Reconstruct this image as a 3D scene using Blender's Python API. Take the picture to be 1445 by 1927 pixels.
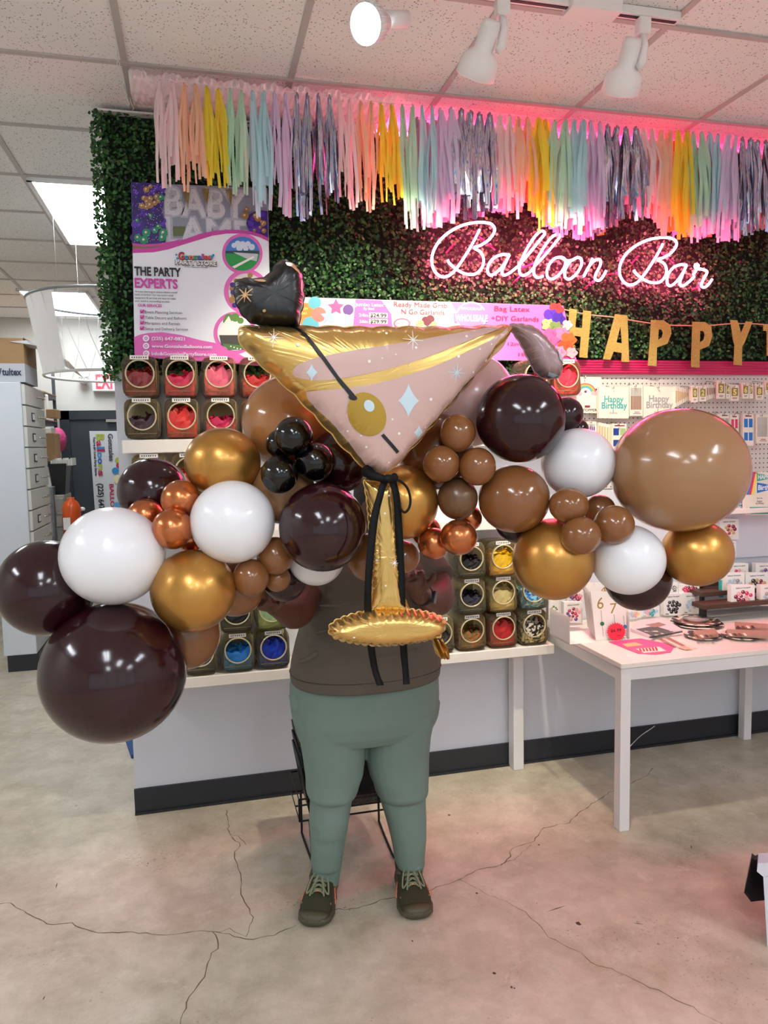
import bpy, bmesh, math, random
import numpy as np
from mathutils import Vector, Matrix, noise
random.seed(7); rng = np.random.default_rng(11)
for o in list(bpy.data.objects): bpy.data.objects.remove(o)
scene = bpy.context.scene
COL = scene.collection
# ------------------------------------------------------------------ camera
F = 1400.0; PITCH = math.radians(5.145); ROLL = math.radians(-1.12); YAW = math.radians(14.05)
CAM = Vector((0, 0, 1.68))
_f = Vector((math.sin(YAW)*math.cos(PITCH), math.cos(YAW)*math.cos(PITCH), -math.sin(PITCH)))
_r0 = Vector((math.cos(YAW), -math.sin(YAW), 0)); _u0 = _r0.cross(_f)
_r = math.cos(ROLL)*_r0+math.sin(ROLL)*_u0; _u = -math.sin(ROLL)*_r0+math.cos(ROLL)*_u0
cd = bpy.data.cameras.new('camera'); cam = bpy.data.objects.new('camera', cd); COL.objects.link(cam)
M = Matrix((( _r.x, _u.x, -_f.x, CAM.x), (_r.y, _u.y, -_f.y, CAM.y), (_r.z, _u.z, -_f.z, CAM.z), (0, 0, 0, 1)))
cam.matrix_world = M
cd.sensor_width = 36; cd.lens = F/1927*36; cd.clip_start = .05
scene.camera = cam
# ------------------------------------------------------------------ world, exposure
w = bpy.data.worlds.new('world'); scene.world = w; w.use_nodes = True
w.node_tree.nodes['Background'].inputs[0].default_value = (.86, .93, 1, 1)
w.node_tree.nodes['Background'].inputs[1].default_value = 0.42
scene.view_settings.view_transform = 'Standard'; scene.view_settings.look = 'None'
scene.view_settings.gamma = 1; scene.view_settings.use_curve_mapping = False
scene.view_settings.exposure = 1.15
TROFFER = 9.0        # fluorescent panels over the sales floor
BACKPANEL = 6.0      # panels in the back room
SPOT_W = 40          # track spots, watts
NEON = 42.0
LEDSTRIP = 30.0
H = 3.13; WALL = 3.5
# ------------------------------------------------------------------ helpers
def ray(px, py): return _f + _r*((px-722.5)/F) - _u*((py-963.5)/F)
def P(px, py, ax, v):
    d = ray(px, py); t = (v-CAM[ax])/d[ax]; return CAM+d*t
def W(px, py, y=WALL): return P(px, py, 1, y)
def G(px, py, z=0.0): return P(px, py, 2, z)
def D(px, py, d): return CAM+ray(px, py)*d
def lin(h):
    h = h.lstrip('#'); c = [int(h[i:i+2], 16)/255 for i in (0, 2, 4)]
    return tuple(((x/12.92) if x <= .04045 else ((x+.055)/1.055)**2.4) for x in c)+(1,)
MC = {}
def mat(name, col='#ffffff', rough=.5, metal=0., coat=0., emit=0., ecol=None, noise_amt=0., nscale=20., bump=0., bscale=60., sheen=0., spec=None, sub=0.):
    if name in MC: return MC[name]
    m = bpy.data.materials.new(name); m.use_nodes = True; nt = m.node_tree; b = nt.nodes['Principled BSDF']
    c = lin(col) if isinstance(col, str) else col
    b.inputs['Base Color'].default_value = c; b.inputs['Roughness'].default_value = rough; b.inputs['Metallic'].default_value = metal
    b.inputs['Coat Weight'].default_value = coat; b.inputs['Coat Roughness'].default_value = .06
    if spec is not None: b.inputs['Specular IOR Level'].default_value = spec
    if sheen: b.inputs['Sheen Weight'].default_value = sheen
    if sub: b.inputs['Subsurface Weight'].default_value = sub; b.inputs['Subsurface Radius'].default_value = (.02, .01, .008)
    if emit: b.inputs['Emission Color'].default_value = lin(ecol or col); b.inputs['Emission Strength'].default_value = emit
    tc = nt.nodes.new('ShaderNodeTexCoord')
    if noise_amt:
        n = nt.nodes.new('ShaderNodeTexNoise'); n.inputs['Scale'].default_value = nscale; n.inputs['Detail'].default_value = 4
        nt.links.new(tc.outputs['Object'], n.inputs['Vector'])
        mx = nt.nodes.new('ShaderNodeMix'); mx.data_type = 'RGBA'
        mx.inputs[6].default_value = tuple(x*(1-noise_amt) for x in c[:3])+(1,); mx.inputs[7].default_value = tuple(min(1, x*(1+noise_amt)) for x in c[:3])+(1,)
        nt.links.new(n.outputs['Fac'], mx.inputs[0]); nt.links.new(mx.outputs[2], b.inputs['Base Color'])
    if bump:
        n = nt.nodes.new('ShaderNodeTexNoise'); n.inputs['Scale'].default_value = bscale; n.inputs['Detail'].default_value = 3
        nt.links.new(tc.outputs['Object'], n.inputs['Vector'])
        bp = nt.nodes.new('ShaderNodeBump'); bp.inputs['Strength'].default_value = bump; bp.inputs['Distance'].default_value = .01
        nt.links.new(n.outputs['Fac'], bp.inputs['Height']); nt.links.new(bp.outputs['Normal'], b.inputs['Normal'])
    MC[name] = m; return m
def mat_glass(name, tint='#f4f8f4', clear=.8, rough=.08):
    if name in MC: return MC[name]
    m = bpy.data.materials.new(name); m.use_nodes = True; nt = m.node_tree; nt.nodes.clear()
    out = nt.nodes.new('ShaderNodeOutputMaterial'); tr = nt.nodes.new('ShaderNodeBsdfTransparent'); tr.inputs[0].default_value = lin(tint)
    gl = nt.nodes.new('ShaderNodeBsdfPrincipled'); gl.inputs['Base Color'].default_value = lin(tint); gl.inputs['Roughness'].default_value = rough
    fr = nt.nodes.new('ShaderNodeFresnel'); fr.inputs[0].default_value = 1.45
    ad = nt.nodes.new('ShaderNodeMath'); ad.operation = 'ADD'; ad.inputs[1].default_value = 1-clear-.04; ad.use_clamp = True
    mx = nt.nodes.new('ShaderNodeMixShader')
    nt.links.new(fr.outputs[0], ad.inputs[0]); nt.links.new(ad.outputs[0], mx.inputs[0]); nt.links.new(tr.outputs[0], mx.inputs[1]); nt.links.new(gl.outputs[0], mx.inputs[2]); nt.links.new(mx.outputs[0], out.inputs[0])
    MC[name] = m; return m
class MB:
    def __init__(s): s.v = []; s.f = []; s.mi = []; s.sm = []; s.mats = []
    def m(s, mt):
        if mt not in s.mats: s.mats.append(mt)
        return s.mats.index(mt)
    def add(s, vs, fs, mt, smooth=False):
        o = len(s.v); k = s.m(mt); s.v.extend([tuple(x) for x in vs])
        for f in fs: s.f.append([i+o for i in f]); s.mi.append(k); s.sm.append(smooth)
    def box(s, c, sz, mt, rz=0., bev=0.):
        c = Vector(c); hx, hy, hz = sz[0]/2, sz[1]/2, sz[2]/2; ca, sa = math.cos(rz), math.sin(rz)
        if bev <= 0:
            vs = [(x, y, z) for x in (-hx, hx) for y in (-hy, hy) for z in (-hz, hz)]
            fs = [(0, 1, 3, 2), (4, 6, 7, 5), (0, 4, 5, 1), (2, 3, 7, 6), (0, 2, 6, 4), (1, 5, 7, 3)]
        else:
            b = min(bev, hx*.9, hy*.9, hz*.9); vs = []; idx = {}
            for sx in (-1, 1):
                for sy in (-1, 1):
                    for sz_ in (-1, 1):
                        for a in range(3):
                            q = [sx*(hx-b), sy*(hy-b), sz_*(hz-b)]; q[a] += (sx, sy, sz_)[a]*b
                            idx[(sx, sy, sz_, a)] = len(vs); vs.append(tuple(q))
            fs = []
            for a in range(3):
                o = [k for k in range(3) if k != a]
                for sg in (-1, 1):
                    L = []
                    for p, q in ((-1, -1), (1, -1), (1, 1), (-1, 1)):
                        t = [0, 0, 0]; t[a] = sg; t[o[0]] = p; t[o[1]] = q; L.append(idx[(t[0], t[1], t[2], a)])
                    fs.append(L)
            for a in range(3):
                o = [k for k in range(3) if k != a]
                for p in (-1, 1):
                    for q in (-1, 1):
                        L = []
                        for sg, ax in ((-1, 0), (1, 0), (1, 1), (-1, 1)):
                            t = [0, 0, 0]; t[a] = sg; t[o[0]] = p; t[o[1]] = q; L.append(idx[(t[0], t[1], t[2], o[ax])])
                        fs.append(L)
            for sx in (-1, 1):
                for sy in (-1, 1):
                    for sz_ in (-1, 1): fs.append([idx[(sx, sy, sz_, a)] for a in range(3)])
        s.add([(c.x+x*ca-y*sa, c.y+x*sa+y*ca, c.z+z) for x, y, z in vs], fs, mt)
        return s
    def bar(s, x0, x1, y0, y1, z0, z1, mt, bev=0.): return s.box(((x0+x1)/2, (y0+y1)/2, (z0+z1)/2), (abs(x1-x0), abs(y1-y0), abs(z1-z0)), mt, 0, bev)
    def tube(s, pts, r, mt, seg=8, closed=False, caps=True, flat=None):
        pts = [Vector(p) for p in pts]; n = len(pts); rs = r if isinstance(r, (list, tuple)) else [r]*n
        vs = []; prev = None
        for i, p in enumerate(pts):
            a = pts[(i-1) % n] if (closed or i > 0) else p; b = pts[(i+1) % n] if (closed or i < n-1) else p
            t = (b-a); t = t.normalized() if t.length > 1e-9 else Vector((0, 0, 1))
            if prev is None: x = t.orthogonal().normalized()
            else:
                x = prev-t*prev.dot(t); x = x.normalized() if x.length > 1e-6 else t.orthogonal().normalized()
            prev = x; y = t.cross(x)
            for k in range(seg):
                an = 2*math.pi*k/seg; vs.append(p+(x*math.cos(an)+y*math.sin(an))*rs[i])
        fs = []
        for i in range(n if closed else n-1):
            j = (i+1) % n
            for k in range(seg): fs.append((i*seg+k, i*seg+(k+1) % seg, j*seg+(k+1) % seg, j*seg+k))
        if caps and not closed: fs.append(tuple(range(seg))[::-1]); fs.append(tuple((n-1)*seg+k for k in range(seg)))
        s.add(vs, fs, mt, True); return s
    def cyl(s, a, b, r0, r1, mt, seg=24): return s.tube([a, b], [r0, r1], mt, seg)
    def lathe(s, prof, a, axis, mt, seg=28, capend=False):
        a = Vector(a); t = Vector(axis).normalized(); x = t.orthogonal().normalized(); y = t.cross(x); vs = []
        for d, r in prof:
            for k in range(seg):
                an = 2*math.pi*k/seg; vs.append(a+t*d+(x*math.cos(an)+y*math.sin(an))*r)
        fs = [(i*seg+k, i*seg+(k+1) % seg, (i+1)*seg+(k+1) % seg, (i+1)*seg+k) for i in range(len(prof)-1) for k in range(seg)]
        if capend: fs.append(tuple((len(prof)-1)*seg+k for k in range(seg)))
        s.add(vs, fs, mt, True); return s
    def ell(s, c, r, mt, seg=24, rings=14, rot=None):
        c = Vector(c); r = (r, r, r) if not isinstance(r, (tuple, list, Vector)) else r; vs = []
        for i in range(rings+1):
            th = math.pi*i/rings
            for k in range(seg):
                ph = 2*math.pi*k/seg; q = Vector((r[0]*math.sin(th)*math.cos(ph), r[1]*math.sin(th)*math.sin(ph), r[2]*math.cos(th)))
                if rot: q = rot @ q
                vs.append(c+q)
        fs = [(i*seg+k, (i+1)*seg+k, (i+1)*seg+(k+1) % seg, i*seg+(k+1) % seg) for i in range(rings) for k in range(seg)]
        s.add(vs, fs, mt, True); return s
    def loft(s, rings, mt, smooth=True, caps=True):
        n = len(rings[0]); vs = [p for R in rings for p in R]
        fs = [(i*n+k, i*n+(k+1) % n, (i+1)*n+(k+1) % n, (i+1)*n+k) for i in range(len(rings)-1) for k in range(n)]
        if caps: fs.append(tuple(range(n))[::-1]); fs.append(tuple((len(rings)-1)*n+k for k in range(n)))
        s.add(vs, fs, mt, smooth); return s
    def poly(s, pts, mt, smooth=False): s.add(pts, [tuple(range(len(pts)))], mt, smooth); return s
    def ext(s, pts, dv, mt):
        dv = Vector(dv); n = len(pts); vs = [Vector(p) for p in pts]+[Vector(p)+dv for p in pts]
        s.add(vs, [tuple(range(n)), tuple(range(2*n-1, n-1, -1))]+[(i, (i+1) % n, n+(i+1) % n, n+i) for i in range(n)], mt); return s
    def text(s, t, O, U, V, wd, cap, mt, bold=0.0, align='L', thick=0):
        vs, fs, x0, x1 = font(t, bold); O = Vector(O); U = Vector(U); V = Vector(V); N = U.cross(V)
        sy = cap/.70; sx = (wd/(x1-x0)) if wd else sy
        off = -x0 if align == 'L' else -(x0+x1)/2
        q = [O+U*((x+off)*sx)+V*(y*sy) for x, y in vs]
        s.add(q, fs, mt)
        return (x1-x0)*sx
    def build(s, name, parent=None, loc=None):
        me = bpy.data.meshes.new(name)
        if parent is not None: L = WL.get(parent.name, Vector((0, 0, 0)))
        elif loc is not None: L = Vector(loc)
        else: L = Vector((0, 0, 0))
        me.from_pydata([(x-L.x, y-L.y, z-L.z) for x, y, z in s.v], [], s.f)
        for mt in s.mats: me.materials.append(mt)
        me.polygons.foreach_set('material_index', s.mi); me.polygons.foreach_set('use_smooth', s.sm); me.update()
        o = bpy.data.objects.new(name, me); COL.objects.link(o)
        if parent is not None: o.parent = parent; WL[o.name] = L
        else: o.location = L; WL[o.name] = L
        return o
WL = {}
FC = {}
def font(t, bold=0.0):
    k = (t, bold)
    if k in FC: return FC[k]
    cu = bpy.data.curves.new('t', 'FONT'); cu.body = t; cu.size = 1; cu.offset = bold; cu.resolution_u = 3
    o = bpy.data.objects.new('t', cu); COL.objects.link(o); dg = bpy.context.evaluated_depsgraph_get(); dg.update()
    me = bpy.data.meshes.new_from_object(o.evaluated_get(dg))
    vs = [(v.co.x, v.co.y) for v in me.vertices]; fs = [tuple(p.vertices) for p in me.polygons]
    bpy.data.objects.remove(o); bpy.data.curves.remove(cu); bpy.data.meshes.remove(me)
    if not vs: vs = [(0, 0), (1, 0)]; fs = []
    r = (vs, fs, min(v[0] for v in vs), max(v[0] for v in vs)); FC[k] = r; return r
def thing(name, label, cat, loc=(0, 0, 0), group=None, rz=0.):
    o = bpy.data.objects.new(name, None); o.empty_display_size = .05; COL.objects.link(o); o.location = loc; o.rotation_euler = (0, 0, rz); WL[o.name] = Vector(loc)
    o['label'] = label; o['category'] = cat
    if group: o['group'] = group
    return o
def local(name, label, cat, loc, group=None, rz=0.):      # parts given in the thing's own coordinates
    o = thing(name, label, cat, loc, group, rz); WL[o.name] = Vector((0, 0, 0)); return o
def tag(o, label, cat, group=None, kind=None):
    o['label'] = label; o['category'] = cat
    if group: o['group'] = group
    if kind: o['kind'] = kind
    return o
def struct(o): o['kind'] = 'structure'; return o
def copy_tree(o, parent=None):
    c = o.copy(); COL.objects.link(c)
    if parent is not None: c.parent = parent
    for ch in list(o.children): copy_tree(ch, c)
    return c
def smooth_path(pts, n=6, closed=False):
    pts = [Vector(p) for p in pts]; N = len(pts); out = []
    for i in range(N if closed else N-1):
        p0 = pts[(i-1) % N] if (closed or i > 0) else pts[i]; p1 = pts[i]; p2 = pts[(i+1) % N]; p3 = pts[(i+2) % N] if (closed or i < N-2) else p2
        for k in range(n):
            t = k/n; out.append(.5*((2*p1)+(p2-p0)*t+(2*p0-5*p1+4*p2-p3)*t*t+(3*p1-p0-3*p2+p3)*t**3))
    if not closed: out.append(pts[-1])
    return out
def baked(mb, name, mt, parent, voxel, smooth=6):
    o = mb.build(name+'_t'); 
    md = o.modifiers.new('r', 'REMESH'); md.mode = 'VOXEL'; md.voxel_size = voxel; md.use_smooth_shade = True
    ms = o.modifiers.new('s', 'SMOOTH'); ms.iterations = smooth; ms.factor = .6
    bpy.context.view_layer.update(); dg = bpy.context.evaluated_depsgraph_get(); dg.update()
    me = bpy.data.meshes.new_from_object(o.evaluated_get(dg)); me.name = name
    bpy.data.objects.remove(o)
    L = WL.get(parent.name, Vector((0, 0, 0))) if parent is not None else Vector((0, 0, 0))
    for v in me.vertices: v.co -= L
    me.materials.clear(); me.materials.append(mt)
    me.polygons.foreach_set('use_smooth', [True]*len(me.polygons)); me.polygons.foreach_set('material_index', [0]*len(me.polygons))
    n = bpy.data.objects.new(name, me); COL.objects.link(n)
    if parent is not None: n.parent = parent
    WL[n.name] = L; return n
X, Y_, Z = Vector((1, 0, 0)), Vector((0, 1, 0)), Vector((0, 0, 1))
# ------------------------------------------------------------------ materials of the shell
def ceiling_mat():
    m = mat('ceiling_tile', '#dcdcdc', .9); nt = m.node_tree; b = nt.nodes['Principled BSDF']
    tc = nt.nodes.new('ShaderNodeTexCoord'); v = nt.nodes.new('ShaderNodeTexVoronoi'); v.inputs['Scale'].default_value = 85
    n = nt.nodes.new('ShaderNodeTexNoise'); n.inputs['Scale'].default_value = 40
    nt.links.new(tc.outputs['Object'], v.inputs['Vector']); nt.links.new(tc.outputs['Object'], n.inputs['Vector'])
    a = nt.nodes.new('ShaderNodeMath'); a.operation = 'MULTIPLY_ADD'; a.inputs[1].default_value = -.32; nt.links.new(n.outputs['Fac'], a.inputs[0]); nt.links.new(v.outputs['Distance'], a.inputs[2])
    r = nt.nodes.new('ShaderNodeValToRGB'); r.color_ramp.elements[0].position = .0; r.color_ramp.elements[0].color = lin('#8e8884'); r.color_ramp.elements[1].position = .07; r.color_ramp.elements[1].color = lin('#efefee')
    nt.links.new(a.outputs[0], r.inputs[0]); nt.links.new(r.outputs[0], b.inputs['Base Color']); return m
def floor_mat():
    m = mat('polished_concrete', '#b9b2a4', .38); nt = m.node_tree; b = nt.nodes['Principled BSDF']
    tc = nt.nodes.new('ShaderNodeTexCoord')
    def N(sc, det=8, rg=.6, dist=0.):
        n = nt.nodes.new('ShaderNodeTexNoise'); n.inputs['Scale'].default_value = sc; n.inputs['Detail'].default_value = det; n.inputs['Roughness'].default_value = rg; n.inputs['Distortion'].default_value = dist
        nt.links.new(tc.outputs['Object'], n.inputs['Vector']); return n
    def ramp(src, p0, c0, p1, c1):
        r = nt.nodes.new('ShaderNodeValToRGB'); e = r.color_ramp.elements; e[0].position = p0; e[0].color = lin(c0); e[1].position = p1; e[1].color = lin(c1); nt.links.new(src, r.inputs[0]); return r
    def mix(f, a, c, fac=None, mode='MIX'):
        x = nt.nodes.new('ShaderNodeMix'); x.data_type = 'RGBA'; x.blend_type = mode
        if f is not None: nt.links.new(f, x.inputs[0])
        else: x.inputs[0].default_value = fac
        nt.links.new(a, x.inputs[6]); nt.links.new(c, x.inputs[7]); return x.outputs[2]
    big = ramp(N(1.3, 6, .6, .1).outputs['Fac'], .33, '#a69a84', .66, '#cdc3b0')
    med = ramp(N(5.5, 9, .72, .15).outputs['Fac'], .36, '#9a8e78', .64, '#dad0be')
    c = mix(None, big.outputs[0], med.outputs[0], .5)
    sc = ramp(N(8, 7, .72, .5).outputs['Fac'], .60, '#000000', .67, '#ffffff')
    lt = nt.nodes.new('ShaderNodeRGB'); lt.outputs[0].default_value = lin('#d6cfc2')
    sf = nt.nodes.new('ShaderNodeMath'); sf.operation = 'MULTIPLY'; sf.inputs[1].default_value = .45; nt.links.new(sc.outputs[0], sf.inputs[0])
    c = mix(sf.outputs[0], c, lt.outputs[0])
    # dark specks gathered in patches
    patch = ramp(N(2.2, 3).outputs['Fac'], .52, '#000000', .68, '#ffffff'); spk = ramp(N(75, 3, .6).outputs['Fac'], .60, '#000000', .70, '#ffffff')
    mm = nt.nodes.new('ShaderNodeMath'); mm.operation = 'MULTIPLY'; nt.links.new(patch.outputs[0], mm.inputs[0]); nt.links.new(spk.outputs[0], mm.inputs[1])
    dk = nt.nodes.new('ShaderNodeRGB'); dk.outputs[0].default_value = lin('#5f5444'); c = mix(mm.outputs[0], c, dk.outputs[0])
    nt.links.new(c, b.inputs['Base Color'])
    rr = nt.nodes.new('ShaderNodeMapRange'); rr.inputs[1].default_value = .3; rr.inputs[2].default_value = .7; rr.inputs[3].default_value = .28; rr.inputs[4].default_value = .5
    nt.links.new(N(4, 6).outputs['Fac'], rr.inputs[0]); nt.links.new(rr.outputs[0], b.inputs['Roughness'])
    bp = nt.nodes.new('ShaderNodeBump'); bp.inputs['Strength'].default_value = .12; bp.inputs['Distance'].default_value = .01; nt.links.new(N(30, 6).outputs['Fac'], bp.inputs['Height']); nt.links.new(bp.outputs['Normal'], b.inputs['Normal'])
    return m
M_ceil = ceiling_mat(); M_floor = floor_mat()
M_tbar = mat('ceiling_grid_metal', '#b9b6b4', .5)
M_wall = mat('painted_wall', '#d6dbe4', .6, noise_amt=.03, nscale=3)
M_wallw = mat('back_room_wall', '#dcdbd4', .7, noise_amt=.03, nscale=2)
M_black = mat('black_rubber_base', '#22252c', .45, noise_amt=.1)
M_white = mat('white_laminate', '#eeeae2', .35)
M_whitem = mat('white_metal', '#e6e6e6', .35)
M_crack = mat('floor_crack', '#6b5c40', .9)
M_cardw = mat('white_card', '#f4f3ef', .5); M_ink = mat('black_ink', '#17181d', .5); M_gold = mat('gold_print', '#b5964a', .35, .6)
XR = 4.4; XL = -4.0; YB = -4.2; YE = 9.0
# floor with its cracks
fl = MB(); fl.poly([(XL, YB, 0), (XR, YB, 0), (XR, YE, 0), (XL, YE, 0)], M_floor)
cracks = [
 [(0,1701),(20,1699),(55,1723),(100,1741),(135,1737),(184,1756),(249,1754),(299,1761),(379,1752),(409,1753),(463,1768),(503,1763),(558,1741)],
 [(426,1524),(433,1569),(451,1591),(441,1609),(453,1649),(453,1684),(476,1726),(463,1763)],
 [(399,1753),(411,1776),(394,1803),(384,1838),(364,1865),(349,1898),(339,1930)],
 [(625,1712),(673,1711),(717,1694),(770,1684),(810,1674),(865,1656),(896,1639),(941,1629),(958,1611),(963,1596),(1006,1583),(1023,1558),(1071,1548),(1094,1526),(1146,1491),(1174,1478),(1219,1460),(1229,1445)],
 [(865,1656),(921,1684),(971,1704),(1011,1736),(1031,1764),(1091,1794),(1111,1812),(1151,1824),(1222,1859),(1287,1889),(1332,1915),(1372,1935)],
 [(0,1376),(30,1380),(100,1380),(135,1382),(174,1395),(239,1404)],
 [(941,1629),(968,1618),(1000,1590)], [(433,1569),(452,1578),(463,1590)], [(409,1753),(430,1748),(463,1763)]]
for ci, c in enumerate(cracks):
    pts = [G(*p) for p in c]; fine = []
    for a, b in zip(pts[:-1], pts[1:]):
        L = (b-a).length; n = max(2, int(L/.022)); nn = Vector((-(b-a).y, (b-a).x, 0)).normalized()
        for k in range(n): fine.append(a.lerp(b, k/n)+nn*random.gauss(0, .0035))
    fine.append(pts[-1]); vs = []
    for i, p in enumerate(fine):
        a = fine[max(0, i-1)]; b = fine[min(len(fine)-1, i+1)]; nn = Vector((-(b-a).y, (b-a).x, 0)).normalized(); wd = random.uniform(.0008, .0024)*(.6 if ci > 3 else 1)
        vs += [p+nn*wd+Z*.0006, p-nn*wd+Z*.0006]
    fl.add(vs, [(2*i, 2*i+1, 2*i+3, 2*i+2) for i in range(len(fine)-1)], M_crack)
M_scuff = mat('dark_scuff', '#4a3a28', .8)
for (a, b) in (((1026,1717),(1069,1703)), ((105,1673),(108,1660)), ((80,1883),(85,1874)), ((1300,1590),(1301,1598)), ((1190,1737),(1212,1740))):
    p, q = G(*a), G(*b); n = Vector((-(q-p).y, (q-p).x, 0)).normalized()*.0022; mdl = (p+q)/2
    fl.poly([p+Z*.0007, mdl+n+Z*.0007, q+Z*.0007, mdl-n+Z*.0007], M_scuff)
for (a, r) in (((930,1832),5),((962,1858),4),((968,1860),3),((897,1681),4),((1014,1590),4),((1088,1738),9),((845,1534),6),((776,1771),3),((1010,1700),2),((1072,1463),3)):
    c = G(*a); fl.poly([c+Vector((math.cos(t*.785)*r*.0011*random.uniform(.6, 1.2), math.sin(t*.785)*r*.0014*random.uniform(.6, 1.2), .0007)) for t in range(8)], M_scuff)
struct(fl.build('floor'))
# ceiling with grid
PITCHX = .623; PITCHY = .65; GX0 = -.2; GY0 = 3.075
c_ = MB(); c_.bar(XL, XR, YB, YE, H, H+.1, M_ceil)
x = GX0-PITCHX*6
while x < XR:
    c_.bar(x-.012, x+.012, YB, YE, H-.006, H, M_tbar); x += PITCHX
y = GY0-PITCHY*11
while y < YE:
    c_.bar(XL, XR, y-.012, y+.012, H-.0075, H-.0005, M_tbar); y += PITCHY
struct(c_.build('ceiling'))
# display wall, right wall, far wall, added open storefront
wl = MB(); wl.bar(-.335, XR, WALL, WALL+.12, 0, 3.1, M_wall); struct(wl.build('wall_display'))
bb = MB(); bb.bar(-.34, XR, WALL-.012, WALL, 0, .12, M_black); bb.bar(-.34, XR, WALL-.022, WALL-.012, 0, .012, M_black); struct(bb.build('baseboard_display'))
wr = MB(); wr.bar(XR, XR+.1, YB, YE, 0, H, M_wallw); struct(wr.build('wall_right'))
we = MB(); we.bar(XL, XR, YE, YE+.1, 0, H, M_wallw); struct(we.build('wall_far'))
wL = MB(); wL.bar(XL-.1, XL, YB, YE, 0, H, M_wallw); struct(wL.build('wall_left'))
sf = MB()  # unseen storefront frame, added and left open so world light fills the room
for xx in (-4, -2.4, -.8, .8, 2.4, 4.35): sf.bar(xx-.03, xx+.03, YB-.05, YB, 0, H, mat('added_front_frame', '#303338', .4))
sf.bar(XL, XR, YB-.05, YB, 2.3, 2.36, MC['added_front_frame']); sf.bar(XL, XR, YB-.05, YB, 0, .12, MC['added_front_frame']); sf.bar(XL, XR, YB-.05, YB, 2.75, H, M_wallw)
struct(sf.build('added_open_front_1'))
# ------------------------------------------------------------------ ceiling light panels
M_lens = mat('light_panel_lens', '#ffffff', .5, emit=BACKPANEL, ecol='#f4f9ff')
M_tubeL = mat('fluorescent_tube_glow', '#ffffff', .5, emit=TROFFER*2.1, ecol='#f1f6ff')
M_tray = mat('troffer_tray', '#f2f2f2', .4)
def panel(x0, y0, label, tubes):
    t = thing('ceiling_light', label, 'ceiling light', (x0+PITCHX/2, y0+PITCHY, H-.012), 'ceiling light panels')
    x1, y1 = x0+PITCHX, y0+2*PITCHY
    fr = MB()
    for a in ((x0+.01, x0+.035, y0, y1), (x1-.035, x1-.01, y0, y1), (x0+.01, x1-.01, y0, y0+.025), (x0+.01, x1-.01, y1-.025, y1)): fr.bar(*a, H-.02, H-.002, M_tray)
    fr.build('frame', t)
    ln = MB()
    if tubes:
        ln.bar(x0+.03, x1-.03, y0+.02, y1-.02, H-.008, H-.004, M_tray); ln.build('tray', t)
        for k in (.32, .68):
            tb = MB(); xx = x0+PITCHX*k; tb.bar(xx-.045, xx+.045, y0+.05, y1-.05, H-.03, H-.012, M_tubeL, .008); tb.build('tube_lens', t)
    else:
        ln.bar(x0+.03, x1-.03, y0+.02, y1-.02, H-.014, H-.006, M_lens); ln.build('lens', t)
panel(GX0-PITCHX, GY0+2*PITCHY+.03, 'bright white ceiling panel just left of the green hedge edge', False)
panel(GX0-2*PITCHX-.06, 7.35, 'bright white ceiling panel seen through the mesh hoop', False)
panel(GX0-4*PITCHX, 5.2, 'white ceiling panel over the back storage area', False)
for (xx, yy, lb) in ((-.823, -1.0, 'left front'), (2.29, -1.0, 'right front'), (-.823, -3.6, 'left by the added storefront'), (2.29, -3.6, 'right by the added storefront'), (-3.3, .9, 'far left side'), (.4, -2.3, 'middle of the sales floor')):
    panel(xx, yy, 'twin tube ceiling light, '+lb, True)
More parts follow.
